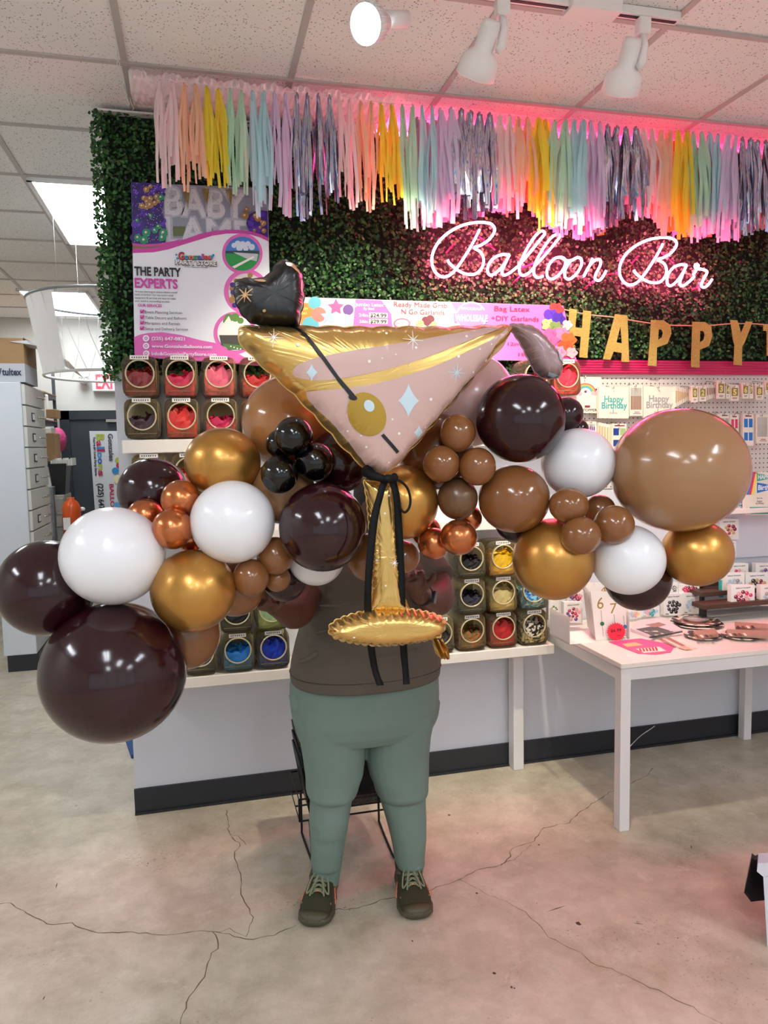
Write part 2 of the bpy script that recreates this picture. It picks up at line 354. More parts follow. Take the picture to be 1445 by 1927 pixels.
# ------------------------------------------------------------------ boxwood hedge panel on the wall
def hedge():
    t = thing('hedge_panel', 'dark green boxwood foliage panel covering the upper wall behind the neon sign', 'artificial hedge', (1.4, WALL, 2.05))
    x0, x1, z0, z1 = -.335, XR, 2.03, 3.10
    b = MB(); b.bar(x0, 1.8, WALL-.015, WALL-.002, z0, 2.1, mat('hedge_backing', '#0c1a0d', .9)); b.bar(x0, x1, WALL-.015, WALL-.002, 2.095, z1, mat('hedge_backing', '#0c1a0d', .9)); b.bar(x0-.02, x1, WALL-.06, WALL-.0, z1, z1+.008, M_whitem); b.build('backing', t)
    n = 34000
    xs = rng.uniform(x0-.035, x1, n); zs = rng.uniform(z0-.02, z1+.005, n)
    dens = .5+.5*np.sin(xs*9+np.sin(zs*13)*1.5)*np.sin(zs*11+xs*3)
    ys = WALL-.015-rng.uniform(0, .05, n)-.012*dens
    # the left edge hangs down beside the jars
    k = 900; xs2 = rng.uniform(x0-.04, x0+.03, k); zs2 = rng.uniform(1.98, 3.1, k); ys2 = WALL-rng.uniform(.0, .08, k)
    keep = (xs < 1.8) | (zs > 2.10); xs = xs[keep]; zs = zs[keep]; ys = ys[keep]; n = len(xs)
    xs = np.concatenate([xs, xs2]); zs = np.concatenate([zs, zs2]); ys = np.concatenate([ys, ys2]); n += k
    C = np.stack([xs, ys, zs], 1)
    nd = np.stack([rng.normal(0, .55, n), -1+rng.normal(0, .35, n), rng.normal(.35, .5, n)], 1); nd /= np.linalg.norm(nd, axis=1)[:, None]
    r = rng.normal(size=(n, 3)); u = np.cross(nd, r); u /= np.linalg.norm(u, axis=1)[:, None]; v = np.cross(nd, u)
    L = rng.uniform(.007, .0115, n)[:, None]; Wd = L*rng.uniform(.6, .85, n)[:, None]
    pts = [C-u*L, C-v*Wd*.8-u*L*.3+nd*L*.25, C-v*Wd+u*L*.4+nd*L*.3, C+u*L, C+v*Wd+u*L*.4+nd*L*.3, C+v*Wd*.8-u*L*.3+nd*L*.25]
    V = np.stack(pts, 1).reshape(-1, 3)-np.array([1.4, WALL, 2.05])
    base = np.arange(n)*6
    Fq = np.stack([np.stack([base, base+1, base+2, base+3], 1), np.stack([base, base+3, base+4, base+5], 1)], 1).reshape(-1, 4)
    me = bpy.data.meshes.new('foliage'); me.vertices.add(len(V)); me.vertices.foreach_set('co', V.ravel())
    me.loops.add(len(Fq)*4); me.polygons.add(len(Fq)); me.loops.foreach_set('vertex_index', Fq.ravel().astype(np.int32))
    me.polygons.foreach_set('loop_start', (np.arange(len(Fq))*4).astype(np.int32)); 
    for nm, c in (('leaf_dark', '#1d471f'), ('leaf_mid', '#316631'), ('leaf_light', '#4c8038')): me.materials.append(mat(nm, c, .42, noise_amt=.3, nscale=14))
    me.polygons.foreach_set('material_index', np.repeat(rng.choice(3, n, p=[.5, .36, .14]), 2).astype(np.int32)); me.update(calc_edges=True); me.validate()
    o = bpy.data.objects.new('foliage', me); COL.objects.link(o); o.parent = t
hedge()
# ------------------------------------------------------------------ pink shelf rail and pegboard
def pegmat():
    m = mat('pegboard', '#d9d5cf', .6); nt = m.node_tree; b = nt.nodes['Principled BSDF']; tc = nt.nodes.new('ShaderNodeTexCoord')
    sp = nt.nodes.new('ShaderNodeSeparateXYZ'); nt.links.new(tc.outputs['Object'], sp.inputs[0]); prev = []
    for ax in (0, 2):
        a = nt.nodes.new('ShaderNodeMath'); a.operation = 'MULTIPLY'; a.inputs[1].default_value = 1/.0254; nt.links.new(sp.outputs[ax], a.inputs[0])
        f = nt.nodes.new('ShaderNodeMath'); f.operation = 'FRACT'; nt.links.new(a.outputs[0], f.inputs[0])
        g = nt.nodes.new('ShaderNodeMath'); g.operation = 'SUBTRACT'; g.inputs[1].default_value = .5; nt.links.new(f.outputs[0], g.inputs[0])
        h = nt.nodes.new('ShaderNodeMath'); h.operation = 'POWER'; h.inputs[1].default_value = 2; nt.links.new(g.outputs[0], h.inputs[0]); prev.append(h)
    s_ = nt.nodes.new('ShaderNodeMath'); s_.operation = 'ADD'; nt.links.new(prev[0].outputs[0], s_.inputs[0]); nt.links.new(prev[1].outputs[0], s_.inputs[1])
    l = nt.nodes.new('ShaderNodeMath'); l.operation = 'LESS_THAN'; l.inputs[1].default_value = .022; nt.links.new(s_.outputs[0], l.inputs[0])
    mx = nt.nodes.new('ShaderNodeMix'); mx.data_type = 'RGBA'; mx.inputs[6].default_value = lin('#dcd8d2'); mx.inputs[7].default_value = lin('#4a4644')
    nt.links.new(l.outputs[0], mx.inputs[0]); nt.links.new(mx.outputs[2], b.inputs['Base Color']); return m
M_pink = mat('magenta_slatwall', '#c81f5e', .4)
t = thing('pegboard_panel', 'white perforated pegboard behind the candle and topper packs on the right', 'pegboard', (3.1, WALL, 1.3))
pb = MB(); pb.bar(1.86, XR, WALL-.02, WALL-.001, 1.43, 2.03, pegmat()); pb.build('board', t)
pb = MB(); pb.bar(1.86, XR, WALL-.021, WALL-.0015, 1.02, 1.425, M_wall); pb.build('lower_board', t)
t = thing('pink_rail', 'magenta grooved rail under the gold letter banner', 'rail', (3.1, WALL, 2.05))
pr = MB(); pr.bar(1.80, XR, WALL-.05, WALL-.001, 2.02, 2.09, M_pink, .002)
for k in range(5): pr.bar(1.80, XR, WALL-.054, WALL-.05, 2.026+k*.013, 2.034+k*.013, M_pink)
pr.build('slats', t)
pr = MB(); pr.bar(1.80, 1.87, WALL-.06, WALL-.05, 2.02, 2.09, mat('magenta_dark', '#8e1846', .4)); pr.build('end_plate', t)
# ------------------------------------------------------------------ neon sign
M_neon = mat('neon_pink_glow', '#ff5a8c', .4, emit=NEON, ecol='#ff4a80')
def neon():
    s = lambda L: [W(780+x/2.408, 380+y/2.408, WALL-.085) for x, y in L]
    Bc = [(150,262),(160,280),(200,312),(240,328),(278,325),(305,298),(313,262),(300,228),(270,208),(300,196),(340,168),(363,130),(352,104),(325,94),(280,93),(220,105),(160,135),(110,180),(82,235),(80,285),(100,325),(130,340),(162,330),(195,295),(235,235),(270,175),(295,125)]
    mp = lambda L, a, b, c, d, e, f, g, h: [((x-a)/(b-a)*(f-e)+e, (y-c)/(d-c)*(h-g)+g) for x, y in L]
    B2 = mp(Bc, 80, 363, 93, 340, 930, 1187, 162, 376)
    A = [(430,240),(400,238),(362,252),(335,285),(332,320),(350,331),(385,307),(415,268),(430,240),(408,285),(396,318),(408,332),(440,315),(470,290)]
    A2 = mp(A, 330, 470, 238, 332, 1143, 1268, 284, 381)
    l1 = [(470,290),(520,232),(568,172),(590,143),(574,132),(545,157),(505,220),(479,280),(476,320),(494,333),(522,318),(545,290)]
    l2 = [(545,290),(592,240),(640,182),(659,155),(641,148),(610,172),(570,232),(545,285),(541,325),(558,343),(582,336)]
    o1 = [(662,250),(632,258),(606,292),(600,333),(618,350),(652,332),(680,292),(681,260),(662,250),(690,266),(722,262)]
    o2 = [(738,251),(706,270),(682,310),(684,343),(705,349),(736,322),(756,285),(754,258),(738,251)]
    n_ = [(806,256),(792,290),(766,338),(792,290),(820,263),(840,262),(842,285),(822,325),(818,348),(834,356),(851,342),(868,312)]
    rr = [(1262,330),(1277,308),(1286,288),(1272,284),(1274,300),(1305,306),(1325,318),(1309,350),(1299,378),(1313,387),(1333,372),(1348,350)]
    t = thing('neon_sign', 'glowing pink cursive Balloon Bar neon sign on the hedge', 'neon sign', W(1080, 480, WALL-.085))
    for nm, L in (('letter_tube', Bc), ('letter_tube', A), ('letter_tube', l1), ('letter_tube', l2), ('letter_tube', o1), ('letter_tube', o2), ('letter_tube', n_), ('letter_tube', B2), ('letter_tube', A2), ('letter_tube', rr)):
        m = MB(); m.tube(smooth_path(s(L), 6), .0062, M_neon, 8); m.build(nm, t)
    M_cl = mat('pink_acrylic_support', '#b0245a', .3)
    for (a, b) in (((150,225),(185,185)), ((300,150),(370,215)), ((455,365),(490,325)), ((575,240),(605,215)), ((782,388),(822,350)), ((868,328),(925,318)), ((995,275),(1020,240)), ((1120,215),(1180,275)), ((1268,398),(1300,380)), ((480,300),(560,268))):
        m = MB(); p, q = s([a, b]); m.tube([p+Y_*.025, q+Y_*.012], .004, M_cl, 6); m.build('support', t)
neon()
# magenta led strip on top of the wall behind the fringe
t = tag(MB().bar(.85, XR-.1, WALL-.1, WALL-.085, 3.085, 3.10, mat('led_strip_glow', '#ff3070', .5, emit=LEDSTRIP, ecol='#ff2f6e')).build('led_strip', loc=(2, WALL, 3.1)), 'magenta light strip glowing along the wall top behind the tassels', 'light strip')
# ------------------------------------------------------------------ iridescent film curtain pinned under the ceiling
def film():
    t = thing('film_curtain', 'crinkled translucent film strip pinned under the ceiling behind the first tassels', 'film curtain', (1.5, 3.3, 3.1))
    vs = []; fs = []; nx = 150; ny = 12
    for j in range(ny+1):
        for i in range(nx+1):
            xx = -.19+(1.05*i/nx); yy = 3.085+(WALL-.13-3.085)*j/ny
            zz = 3.105-.03*math.sin(j/ny*math.pi)+.006*math.sin(j*2.3+math.sin(i*.35)*2)+.004*math.sin(i*1.7+j)
            vs.append((xx, yy, zz))
    for j in range(ny):
        for i in range(nx): a = j*(nx+1)+i; fs.append((a, a+1, a+nx+2, a+nx+1))
    m = MB(); m.add(vs, fs, mat_glass('iridescent_film', '#efe6ea', .45, .25), True); m.build('film', t)
    for (px, py) in ((219, 107), (221, 125), (233, 168), (238, 183), (246, 192), (853, 150), (1117, 170)):
        c = G(px, py, 3.1); k = MB(); k.tube([c+Z*.02, c, c+Vector((.01, .01, -.02)), c+Vector((.0, .015, -.03))], .0015, M_whitem, 5); k.build('hook', t)
film()
# ------------------------------------------------------------------ tassel garlands
def holo():
    m = mat('holographic_foil', '#b8b4c0', .26, .9); nt = m.node_tree; b = nt.nodes['Principled BSDF']; tc = nt.nodes.new('ShaderNodeTexCoord')
    n = nt.nodes.new('ShaderNodeTexNoise'); n.inputs['Scale'].default_value = 1; n.inputs['Detail'].default_value = 0; mp_ = nt.nodes.new('ShaderNodeMapping'); mp_.inputs['Scale'].default_value = (170, 170, 5); mp_.inputs['Rotation'].default_value = (0, .35, 0); nt.links.new(tc.outputs['Object'], mp_.inputs[0]); nt.links.new(mp_.outputs[0], n.inputs['Vector'])
    r = nt.nodes.new('ShaderNodeValToRGB'); e = r.color_ramp.elements; e[0].position = .3; e[0].color = lin('#8f86a0'); e[1].position = .75; e[1].color = lin('#a79db4')
    for p, c in ((.40, '#c9c4cf'), (.46, '#3f62c8'), (.49, '#7fc8e0'), (.53, '#d6d0d8'), (.57, '#a8d8a0'), (.60, '#b06ad0'), (.65, '#e2dde4')): q = e.new(p); q.color = lin(c)
    nt.links.new(n.outputs['Fac'], r.inputs[0]); nt.links.new(r.outputs[0], b.inputs['Base Color']); return m
def tissue(n, c):
    m = mat(n, c, .75, noise_amt=.05, nscale=30); nt = m.node_tree; b = nt.nodes['Principled BSDF']; out = nt.nodes['Material Output']
    tl = nt.nodes.new('ShaderNodeBsdfTranslucent'); tl.inputs[0].default_value = lin(c); mx = nt.nodes.new('ShaderNodeMixShader'); mx.inputs[0].default_value = .4
    nt.links.new(b.outputs[0], mx.inputs[1]); nt.links.new(tl.outputs[0], mx.inputs[2]); nt.links.new(mx.outputs[0], out.inputs[0]); return m
SEQ = [tissue('tissue_blush', '#f3dfe0'), tissue('tissue_peach', '#f6cdae'), tissue('tissue_yellow', '#f3e04a'), tissue('tissue_mint', '#c4ebd2'), tissue('tissue_sky', '#bfe6ec'), tissue('tissue_lilac', '#e2d6ee'), holo(), MC['holographic_foil']]
SEQW = [SEQ[0], tissue('tissue_salmon', '#fbb08a'), tissue('tissue_orange', '#fbb03a'), tissue('tissue_grey_mint', '#c9dad0'), tissue('tissue_grey_blue', '#c8d3da'), tissue('tissue_pink_lilac', '#dcb4cf'), SEQ[6], SEQ[6]]
def tassel_mesh(kind):
    R = random.Random(kind); m = MB(); n = 9
    for i in range(n):
        f = (i/(n-1)-.5); L = R.uniform(.38, .56)*(1 if kind < 8 else 1.05); wd = R.uniform(.012, .019); x1 = f*.052+R.gauss(0, .007); y1 = R.uniform(-.018, .018)
        steps = 7; vs = []; ph = R.uniform(0, 6); tw = R.uniform(-.5, .5)
        for k in range(steps+1):
            s = k/steps; zz = -L*s; sp = min(1, s*2.6)**1.3
            cx = f*.014+(x1-f*.014)*sp+.004*math.sin(ph+s*7); cy = y1*sp+.004*math.cos(ph+s*6); h = wd/2*(.35+.65*min(1, s*5)); an = tw*s*2
            vs += [(cx-h*math.cos(an), cy-h*math.sin(an), zz), (cx+h*math.cos(an), cy+h*math.sin(an), zz)]
        m.add(vs, [(2*k, 2*k+1, 2*k+3, 2*k+2) for k in range(steps)], SEQ[0], False)
    m.tube([(0, 0, .012), (.004, 0, 0), (.002, .002, -.05)], [.004, .008, .006], SEQ[0], 6)
    o = m.build('tassel'); me = o.data; bpy.data.objects.remove(o); return me
TM = [tassel_mesh(k) for k in range(8)]
ENV = [(200,348),(285,348),(330,355),(400,350),(440,370),(480,400),(600,412),(620,378),(740,388),(755,430),(840,425),(870,402),(960,402),(1000,375),(1030,430),(1090,445),(1140,440),(1160,405),(1230,408),(1265,448),(1380,445),(1445,425),(1600,420)]
def hang(p):
    d = Vector(p)-CAM; px = 722.5+F*d.dot(_r)/d.dot(_f); yy = float(np.interp(px, [e[0] for e in ENV], [e[1] for e in ENV])); return (p[2]-W(px, yy, p[1]).z)/.525
def garland(x0, x1, y, z, label, phase, seq, sc0, sc1, step=.0435, drop=0.):
    t = thing('tassel_garland', label, 'tassel garland', (x0, y, z), 'tassel garlands strung below the ceiling')
    n = int((x1-x0)/step); pts = []
    for i in range(n+1):
        xx = x0+i*step; dz = -.012*math.sin((i%14)/14*math.pi)-drop*abs(math.sin(i*.11)); s = i/n
        pts.append((xx, y, z+dz+.012))
        o = bpy.data.objects.new('tassel', TM[random.randrange(8)]); COL.objects.link(o); o.parent = t
        q = ((i+phase)//2) % 8
        o.material_slots[0].link = 'OBJECT'; o.material_slots[0].material = seq[q]
        k = hang((xx, y, z+dz))*random.uniform(.93, 1.04)*sc0
        o.location = (i*step, random.uniform(-.01, .01), dz); o.scale = (random.choice((-1, 1))*(.72 if s < .35 and phase == 0 else 1.2), 1, k); o.rotation_euler = (random.uniform(-.03, .03), random.uniform(-.04, .04), random.uniform(-.3, .3))
    m = MB(); m.tube(pts, .0012, M_whitem, 4); m.build('cord', t)
garland(-.075, 3.16, 3.09, 3.08, 'long tassel garland nearest the ceiling grid, starting with white tassels at the left', 0, SEQ, 1, 1)
garland(.98, 3.2, 3.2, 3.07, 'middle tassel garland hanging just behind the front one on the right', 8, SEQW, .97, 1)
garland(1.25, 3.25, 3.31, 3.05, 'rear tassel garland closest to the pink glowing wall', 4, SEQW, .96, 1, .02)
# ------------------------------------------------------------------ track with three spot heads
M_spot = mat('spot_housing', '#ecebe9', .35); M_glow = mat('spot_glow', '#ffffff', .5, emit=9, ecol='#e6f0ff'); M_glow2 = mat('spot_glow_warm', '#ffffff', .5, emit=10, ecol='#fff0d8')
t = thing('lighting_track', 'white ceiling track carrying the spot heads', 'lighting track', (.9, 2.35, 3.12))
m = MB(); m.bar(.2, 1.66, 2.335, 2.372, 3.10, 3.128, M_spot, .002); m.build('rail', t)
m = MB(); m.bar(.22, 1.65, 2.347, 2.360, 3.098, 3.101, M_ink); m.build('slot', t)
m = MB(); q = P(1125, 15, 2, 3.09); m.bar(q.x-.09, q.x+.09, 2.31, 2.39, 3.085, 3.128, M_spot, .004); m.build('feed_box', t)
def spot_head(px, py, axis, label, facing, power):
    top = P(px, py, 1, 2.353); top.z = min(top.z, 3.10); ax = Vector(axis).normalized(); a = Vector((top.x, 2.353, 3.10))
    t = thing('spot_light', label, 'spotlight', a, 'track spotlights')
    m = MB(); m.bar(a.x-.022, a.x+.022, a.y-.018, a.y+.018, 3.045, 3.10, M_spot, .004); m.build('adapter', t)
    c = a+Vector((-.045, -.0, -.10)); 
    m = MB(); m.tube([a+Z*-.05, a+Vector((.005, 0, -.09)), a+Vector((-.005, 0, -.15)), c+Vector((.028, 0, -.06))], [.012, .014, .015, .012], M_spot, 10); m.build('arm', t)
    s = c-ax*.03; m = MB()
    if facing:
        s = a+Vector((.045, .03, -.10)); m.tube([s+Vector((-.005, .02, .02)), s+Vector((.085, .03, .035))], [.026, .026], M_spot, 16); m.lathe([(0, .012), (.0, .028), (.05, .03), (.052, .05), (.10, .058), (.104, .056)], s, ax, M_spot, 28)
        for k in range(20):
            x_ = ax.orthogonal().normalized(); y_ = ax.cross(x_); d = x_*math.cos(k*.314)+y_*math.sin(k*.314); m.tube([s+ax*.05+d*.052, s+ax*.1+d*.061], .0022, M_spot, 4)
        m.build('housing', t); g = MB(); g.lathe([(.1, .055), (.106, .03), (.107, .001)], s, ax, M_glow, 28); g.build('lamp_face', t)
        end = s+ax*.12
    else:
        m.lathe([(0, .001), (.002, .027), (.02, .031), (.085, .032), (.10, .05), (.112, .062), (.165, .066), (.168, .063), (.15, .058)], s, ax, M_spot, 32)
        m.lathe([(.019, .0325), (.023, .0325)], s, ax, M_spot, 32); m.build('housing', t)
        g = MB(); g.lathe([(.14, .057), (.14, .001)], s, ax, M_glow2, 28); g.build('lamp_face', t); end = s+ax*.18
    ld = bpy.data.lights.new('beam', 'SPOT'); ld.energy = power; ld.color = (.9, .95, 1) if facing else (1, .90, .70); ld.spot_size = math.radians(75); ld.spot_blend = .5; ld.shadow_soft_size = .04
    lo = bpy.data.objects.new('beam', ld); COL.objects.link(lo); lo.parent = t; lo.location = end-a; lo.rotation_euler = ax.to_track_quat('-Z', 'Y').to_euler()
spot_head(700, 0, (-.72, -.56, -.42), 'lit white spot head with finned rim facing the viewer', True, 15)
spot_head(945, 5, (-.12, .62, -.75), 'white bell spot head in the middle of the track, aimed at the wall', False, SPOT_W)
spot_head(1210, 45, (.08, .62, -.8), 'white bell spot head at the right end of the track', False, SPOT_W*1.3)
# ------------------------------------------------------------------ flat print helpers
class Print:
    def __init__(s, y, step=.0005): s.y = y; s.mb = MB(); s.k = 0; s.step = .00012
    def lay(s): s.k += 1; return s.y-s.k*s.step
    def pt(s, px, py, yy): q = W(px, py, s.y); return Vector((q.x, yy, q.z))
    def poly(s, pts, mt): yy = s.lay(); s.mb.poly([s.pt(a, b, yy) for a, b in pts], mt)
    def circ(s, cx, cy, rx, ry, mt, n=36): s.poly([(cx+rx*math.cos(2*math.pi*k/n), cy+ry*math.sin(2*math.pi*k/n)) for k in range(n)], mt)
    def many(s, L, mt, n=10):
        yy = s.lay()
        for i, (cx, cy, r) in enumerate(L): s.mb.poly([s.pt(cx+r*math.cos(2*math.pi*k/n), cy+r*math.sin(2*math.pi*k/n), yy-i*.00003) for k in range(n)], mt)
        s.k += int(len(L)*.25)+1
    def text(s, t, x0, yb, x1, h, mt, bold=0.01, jit=0):
        yy = s.lay(); a = s.pt(x0, yb, yy); b = s.pt(x1, yb, yy); d = (W(x0, yb, s.y)-CAM).dot(_f)
        s.mb.text(t, a, X, Z, (b.x-a.x), h*d/F, mt, bold)
    def base(s, pts, mt, th=.006):
        s.mb.ext([s.pt(a, b, s.y) for a, b in pts], (0, th, 0), mt)
def cz(s, ox, oy, L): return [(ox+a/s, oy+b/s) for a, b in L]
# ------------------------------------------------------------------ party poster
def poster():
    p = Print(WALL-.095, .0004); c = lambda L: cz(4.379, 230, 330, L)
    WHT = mat('poster_white', '#e9eef8', .45); PK = mat('poster_pink', '#e268bd', .5); MG = mat('poster_magenta', '#c742a4', .5); GRY = mat('marquee_grey', '#b3b7c6', .5); GR2 = mat('marquee_light', '#d3d6df', .5)
    PU = mat('balloon_purple', '#3a1a86', .4); PU2 = mat('balloon_purple_light', '#5a2bb4', .4); GD = mat('balloon_gold_print', '#a5793f', .4); GN = mat('balloon_green_print', '#148a63', .4)
    p.base([(247,344),(503,354),(512,690),(254,672)], WHT)
    p.poly(c([(75,60),(1195,105),(1200,560),(88,620)]), mat('photo_sky', '#8d96a8', .5))
    p.poly(c([(420,420),(520,420),(520,500),(400,500)]), mat('photo_grass', '#5d6b40', .5))
    p.text('BABY', *c([(350,322)])[0], c([(1035,0)])[0][0], 51, GRY, .06); p.text('BABY', *c([(350,322)])[0], c([(1030,0)])[0][0], 49.5, GR2, .02)
    p.text('LAME', *c([(358,560)])[0], c([(1060,0)])[0][0], 50, GRY, .06); p.text('LAME', *c([(358,560)])[0], c([(1055,0)])[0][0], 49, GR2, .02)
    R = random.Random(4)
    for (x, y) in ((385,120),(385,215),(740,145),(740,240),(735,420)): p.poly(c([(x+8,y),(x+62,y+2),(x+62,y+48),(x+8,y+46)]), GRY)
    p.many(c_l := [(230+x/4.379, 330+y/4.379, .75) for x in range(375, 1030, 34) for y in range(110, 520, 38) if R.random() < .7], mat('marquee_bulb', '#6b7080', .5), 6)
    for x in (495, 655, 850):
        for k in range(7): p.poly(c([(x+k*9,100+x*.02),(x+k*9+7,100+x*.02),(x+22+k*4,215+R.randint(0,90)),(x+18+k*4,200)]), mat('fringe_gold_print', '#8a743a', .5))
    p.poly(c([(76,62),(340,75),(350,160),(330,300),(370,470),(350,575),(86,585),(82,300)]), PU); p.poly(c([(1040,330),(1120,290),(1196,300),(1202,520),(1050,470),(1020,400)]), PU)
    L1 = []; L2 = []; L3 = []; L4 = []
    for k in range(90):
        x = R.uniform(90, 345); y = R.uniform(75, 560); (L1 if R.random() < .5 else L4).append((230+x/4.379, 330+y/4.379, R.uniform(3, 7)))
    for k in range(20):
        x = R.uniform(1040, 1180); y = R.uniform(300, 470); (L1 if R.random() < .5 else L3).append((230+x/4.379, 330+y/4.379, R.uniform(3, 6)))
    for (x, y, r) in ((200,125,6),(235,100,4),(180,195,5),(230,200,6),(285,185,6),(165,260,6),(230,250,7),(300,220,4),(205,225,5),(270,235,5),(200,270,5)): L3.append((230+x/4.379, 330+y/4.379, r))
    L3 += [(230+1010/4.379, 330+340/4.379, 7), (230+1025/4.379, 330+290/4.379, 5), (230+1165/4.379, 330+400/4.379, 5)]
    L2 = [(230+x/4.379, 330+y/4.379, r) for x, y, r in ((320,190,6),(200,480,8),(340,480,8),(330,520,7),(180,540,8),(130,520,7),(125,380,4),(270,460,6),(235,340,4),(300,430,5))]
    p.many(L1, PU2, 12); p.many(L4, mat('balloon_navy_print', '#2b1668', .4), 12); p.many(L3, GD, 14); p.many(L2, GN, 14)
    p.many([(x-1, y-1, r*.3) for x, y, r in L3+L2], mat('print_highlight', '#e8dcc8', .4), 8)
    p.many([(230+R.uniform(90, 340)/4.379, 330+R.uniform(75, 565)/4.379, .7) for _ in range(130)], mat('print_dot', '#ddd8f2', .5), 6)
    # white lower sheet with wavy top
    wave = [(88,612),(180,613),(250,608),(330,592),(400,570),(520,535),(640,492),(760,466),(900,458),(1000,463),(1080,476),(1140,496),(1200,525)]
    p.poly(c(wave+[(1233,1575),(105,1495)]), WHT)
    p.poly(c([(88,590),(200,597),(360,575),(500,540),(500,560),(380,600),(220,622),(88,620)]), mat('photo_olive', '#7d6b4c', .5))
    p.poly(c([(86,568),(180,578),(300,572),(420,552),(500,530),(440,562),(330,588),(200,597),(88,588)]), MG)
    p.poly(c(wave+[(1202,555),(1130,520),(1060,500),(980,490),(860,490),(740,508),(620,545),(500,582),(380,620),(260,643),(88,650)]), MG)
    p.poly(c([(100,1338),(150,1318),(220,1303),(330,1297),(480,1320),(640,1362),(760,1385),(900,1440),(1000,1500),(1235,1535),(1233,1575),(105,1495)]), PK)
    # three round pictures
    for (cx, cy, r) in ((987,655,166),(1020,965,184),(925,1305,174)):
        p.circ(230+cx/4.379, 330+cy/4.379, r/4.379, r/4.379, PK, 48)
    p.circ(455.4, 479.6, 32.5, 32, mat('print_blue_sky', '#3d7fd0', .5), 40)
    p.many([(440,464,5),(447,461,6),(456,463,7),(466,461,5),(473,467,6),(450,469,6),(462,470,5)], mat('print_cloud', '#d5e4f4', .5), 12)
    p.poly([(455.4+32.5*math.cos(a), 479.6+32*math.sin(a)) for a in [x*math.pi/20 for x in range(0, 21)]], mat('print_field', '#1f9a44', .5))
    p.poly([(424,474),(487,474),(487,481),(424,479)], mat('print_treeline', '#26434c', .5))
    p.poly([(438,477),(485,480),(482,494),(466,490)], mat('print_seats', '#c3ccd2', .5)); p.poly([(436,504),(476,484),(478,487),(441,507)], M_cardw)
    p.circ(463, 550.5, 33.5, 34, mat('print_cream', '#dcd6d2', .5), 40); p.many([(436,545,5),(441,558,7),(436,566,6),(443,530,4),(470,520,5)], GD, 12); p.many([(437,538,5),(438,552,5),(441,576,5)], PU, 12)
    p.circ(441.5, 628, 33, 33, mat('print_tent_sky', '#e6ecef', .5), 40); p.many([(430,600,8),(442,599,8),(452,605,6),(424,606,5)], mat('print_tree', '#5f8f3c', .5), 14)
    p.poly([(410,626),(430,596),(440,618),(452,610),(474,630),(474,632),(410,632)], M_cardw); p.poly([(412,632),(472,632),(470,650),(455,658),(430,658),(416,650)], mat('print_dark_tent', '#46443f', .5))
    p.poly([(418,648),(466,652),(458,659),(430,660)], mat('print_lawn', '#4f7a3c', .5)); p.many([(440,655,1.5),(446,657,1.5),(452,658,1.5),(434,653,1.5)], M_cardw, 6)
    # logo and text
    x = 336.0
    for ch, wd, col in (('G', 11, '#c8342c'), ('o', 8, '#2f8fc0'), ('n', 8, '#e0763a'), ('z', 7, '#2f9a6a'), ('a', 8, '#4a5fb0'), ('l', 3.5, '#b04aa0'), ('e', 7.5, '#d9452f'), ('s', 7, '#d95a2a')):
        p.text(ch, x-.3, 490.6, x+wd+.6, 13 if ch == 'G' else 9.5, M_ink, .07); p.text(ch, x, 490, x+wd, 12 if ch == 'G' else 9, mat('logo_'+ch, col, .5), .03); x += wd+.4
    p.many([(398,486,3),(401,483,2.5),(332,482,2),(334,489,2.5)], mat('logo_blue', '#2f8fc0', .5), 10)
    p.text('PARTY STORE', 330, 500.6, 408, 8.5, M_ink, .07); p.text('PARTY STORE', 331, 499.8, 407, 8, M_cardw, .02)
    p.text('LET US PUT THE FUN IN YOUR PARTY', 347, 505.5, 391, 2, M_ink, .02)
    p.text('THE PARTY', 254, 520, 341, 15.5, M_ink, .035); p.text('EXPERTS', 254.5, 543, 335, 17, MG, .035)
    for k, s in enumerate(('Are you planning an extraordinary event?', 'Look no further! Our top-notch rental', 'equipment & services are here to make', 'your event a resounding success.')):
        p.text(s, 254.5, 552+k*5.9, (334, 326, 331, 320)[k], 3.3, M_ink, .01)
    p.text('OUR SERVICES', 260.5, 579, 305, 5.2, MG, .03)
    for k, (s, x1) in enumerate((('Event Planning Services', 343), ('Table Decors and Balloons', 351), ('Marquees and Rentals', 339), ('Setup and Delivery Services', 354))):
        y = 591.5+k*10.4; p.poly([(264, y-7), (272.5, y-7), (272.8, y+.5), (264.2, y+.5)], PK); p.poly([(265.5, y-4), (267.5, y-1.8), (271.8, y-6.5), (271.8, y-5), (267.5, y+0), (265, y-2.8)], M_ink)
        p.text(s, 274, y, x1, 5, M_ink, .0)
    for k, (s, x1) in enumerate((('(225) 647-0821', 348), ('www.GonzalesBalloons.com', 399), ('Info&GonzalesPartyStore.com', 407))):
        y = 641+k*14.3; p.circ(275.5+k*.2, y-2.7, 6.1, 6.1, WHT, 24); p.many([(275.5, y-2.7, 3.2)], PK, 12); p.many([(275.5, y-2.7, 1.6)], WHT, 8)
        p.text(s, 286, y+.5, x1, 6, WHT, .02)
    o = p.mb.build('poster', loc=W(380, 500, WALL-.09)); tag(o, 'tall white and pink party services poster hung on the left of the hedge', 'poster')
poster()
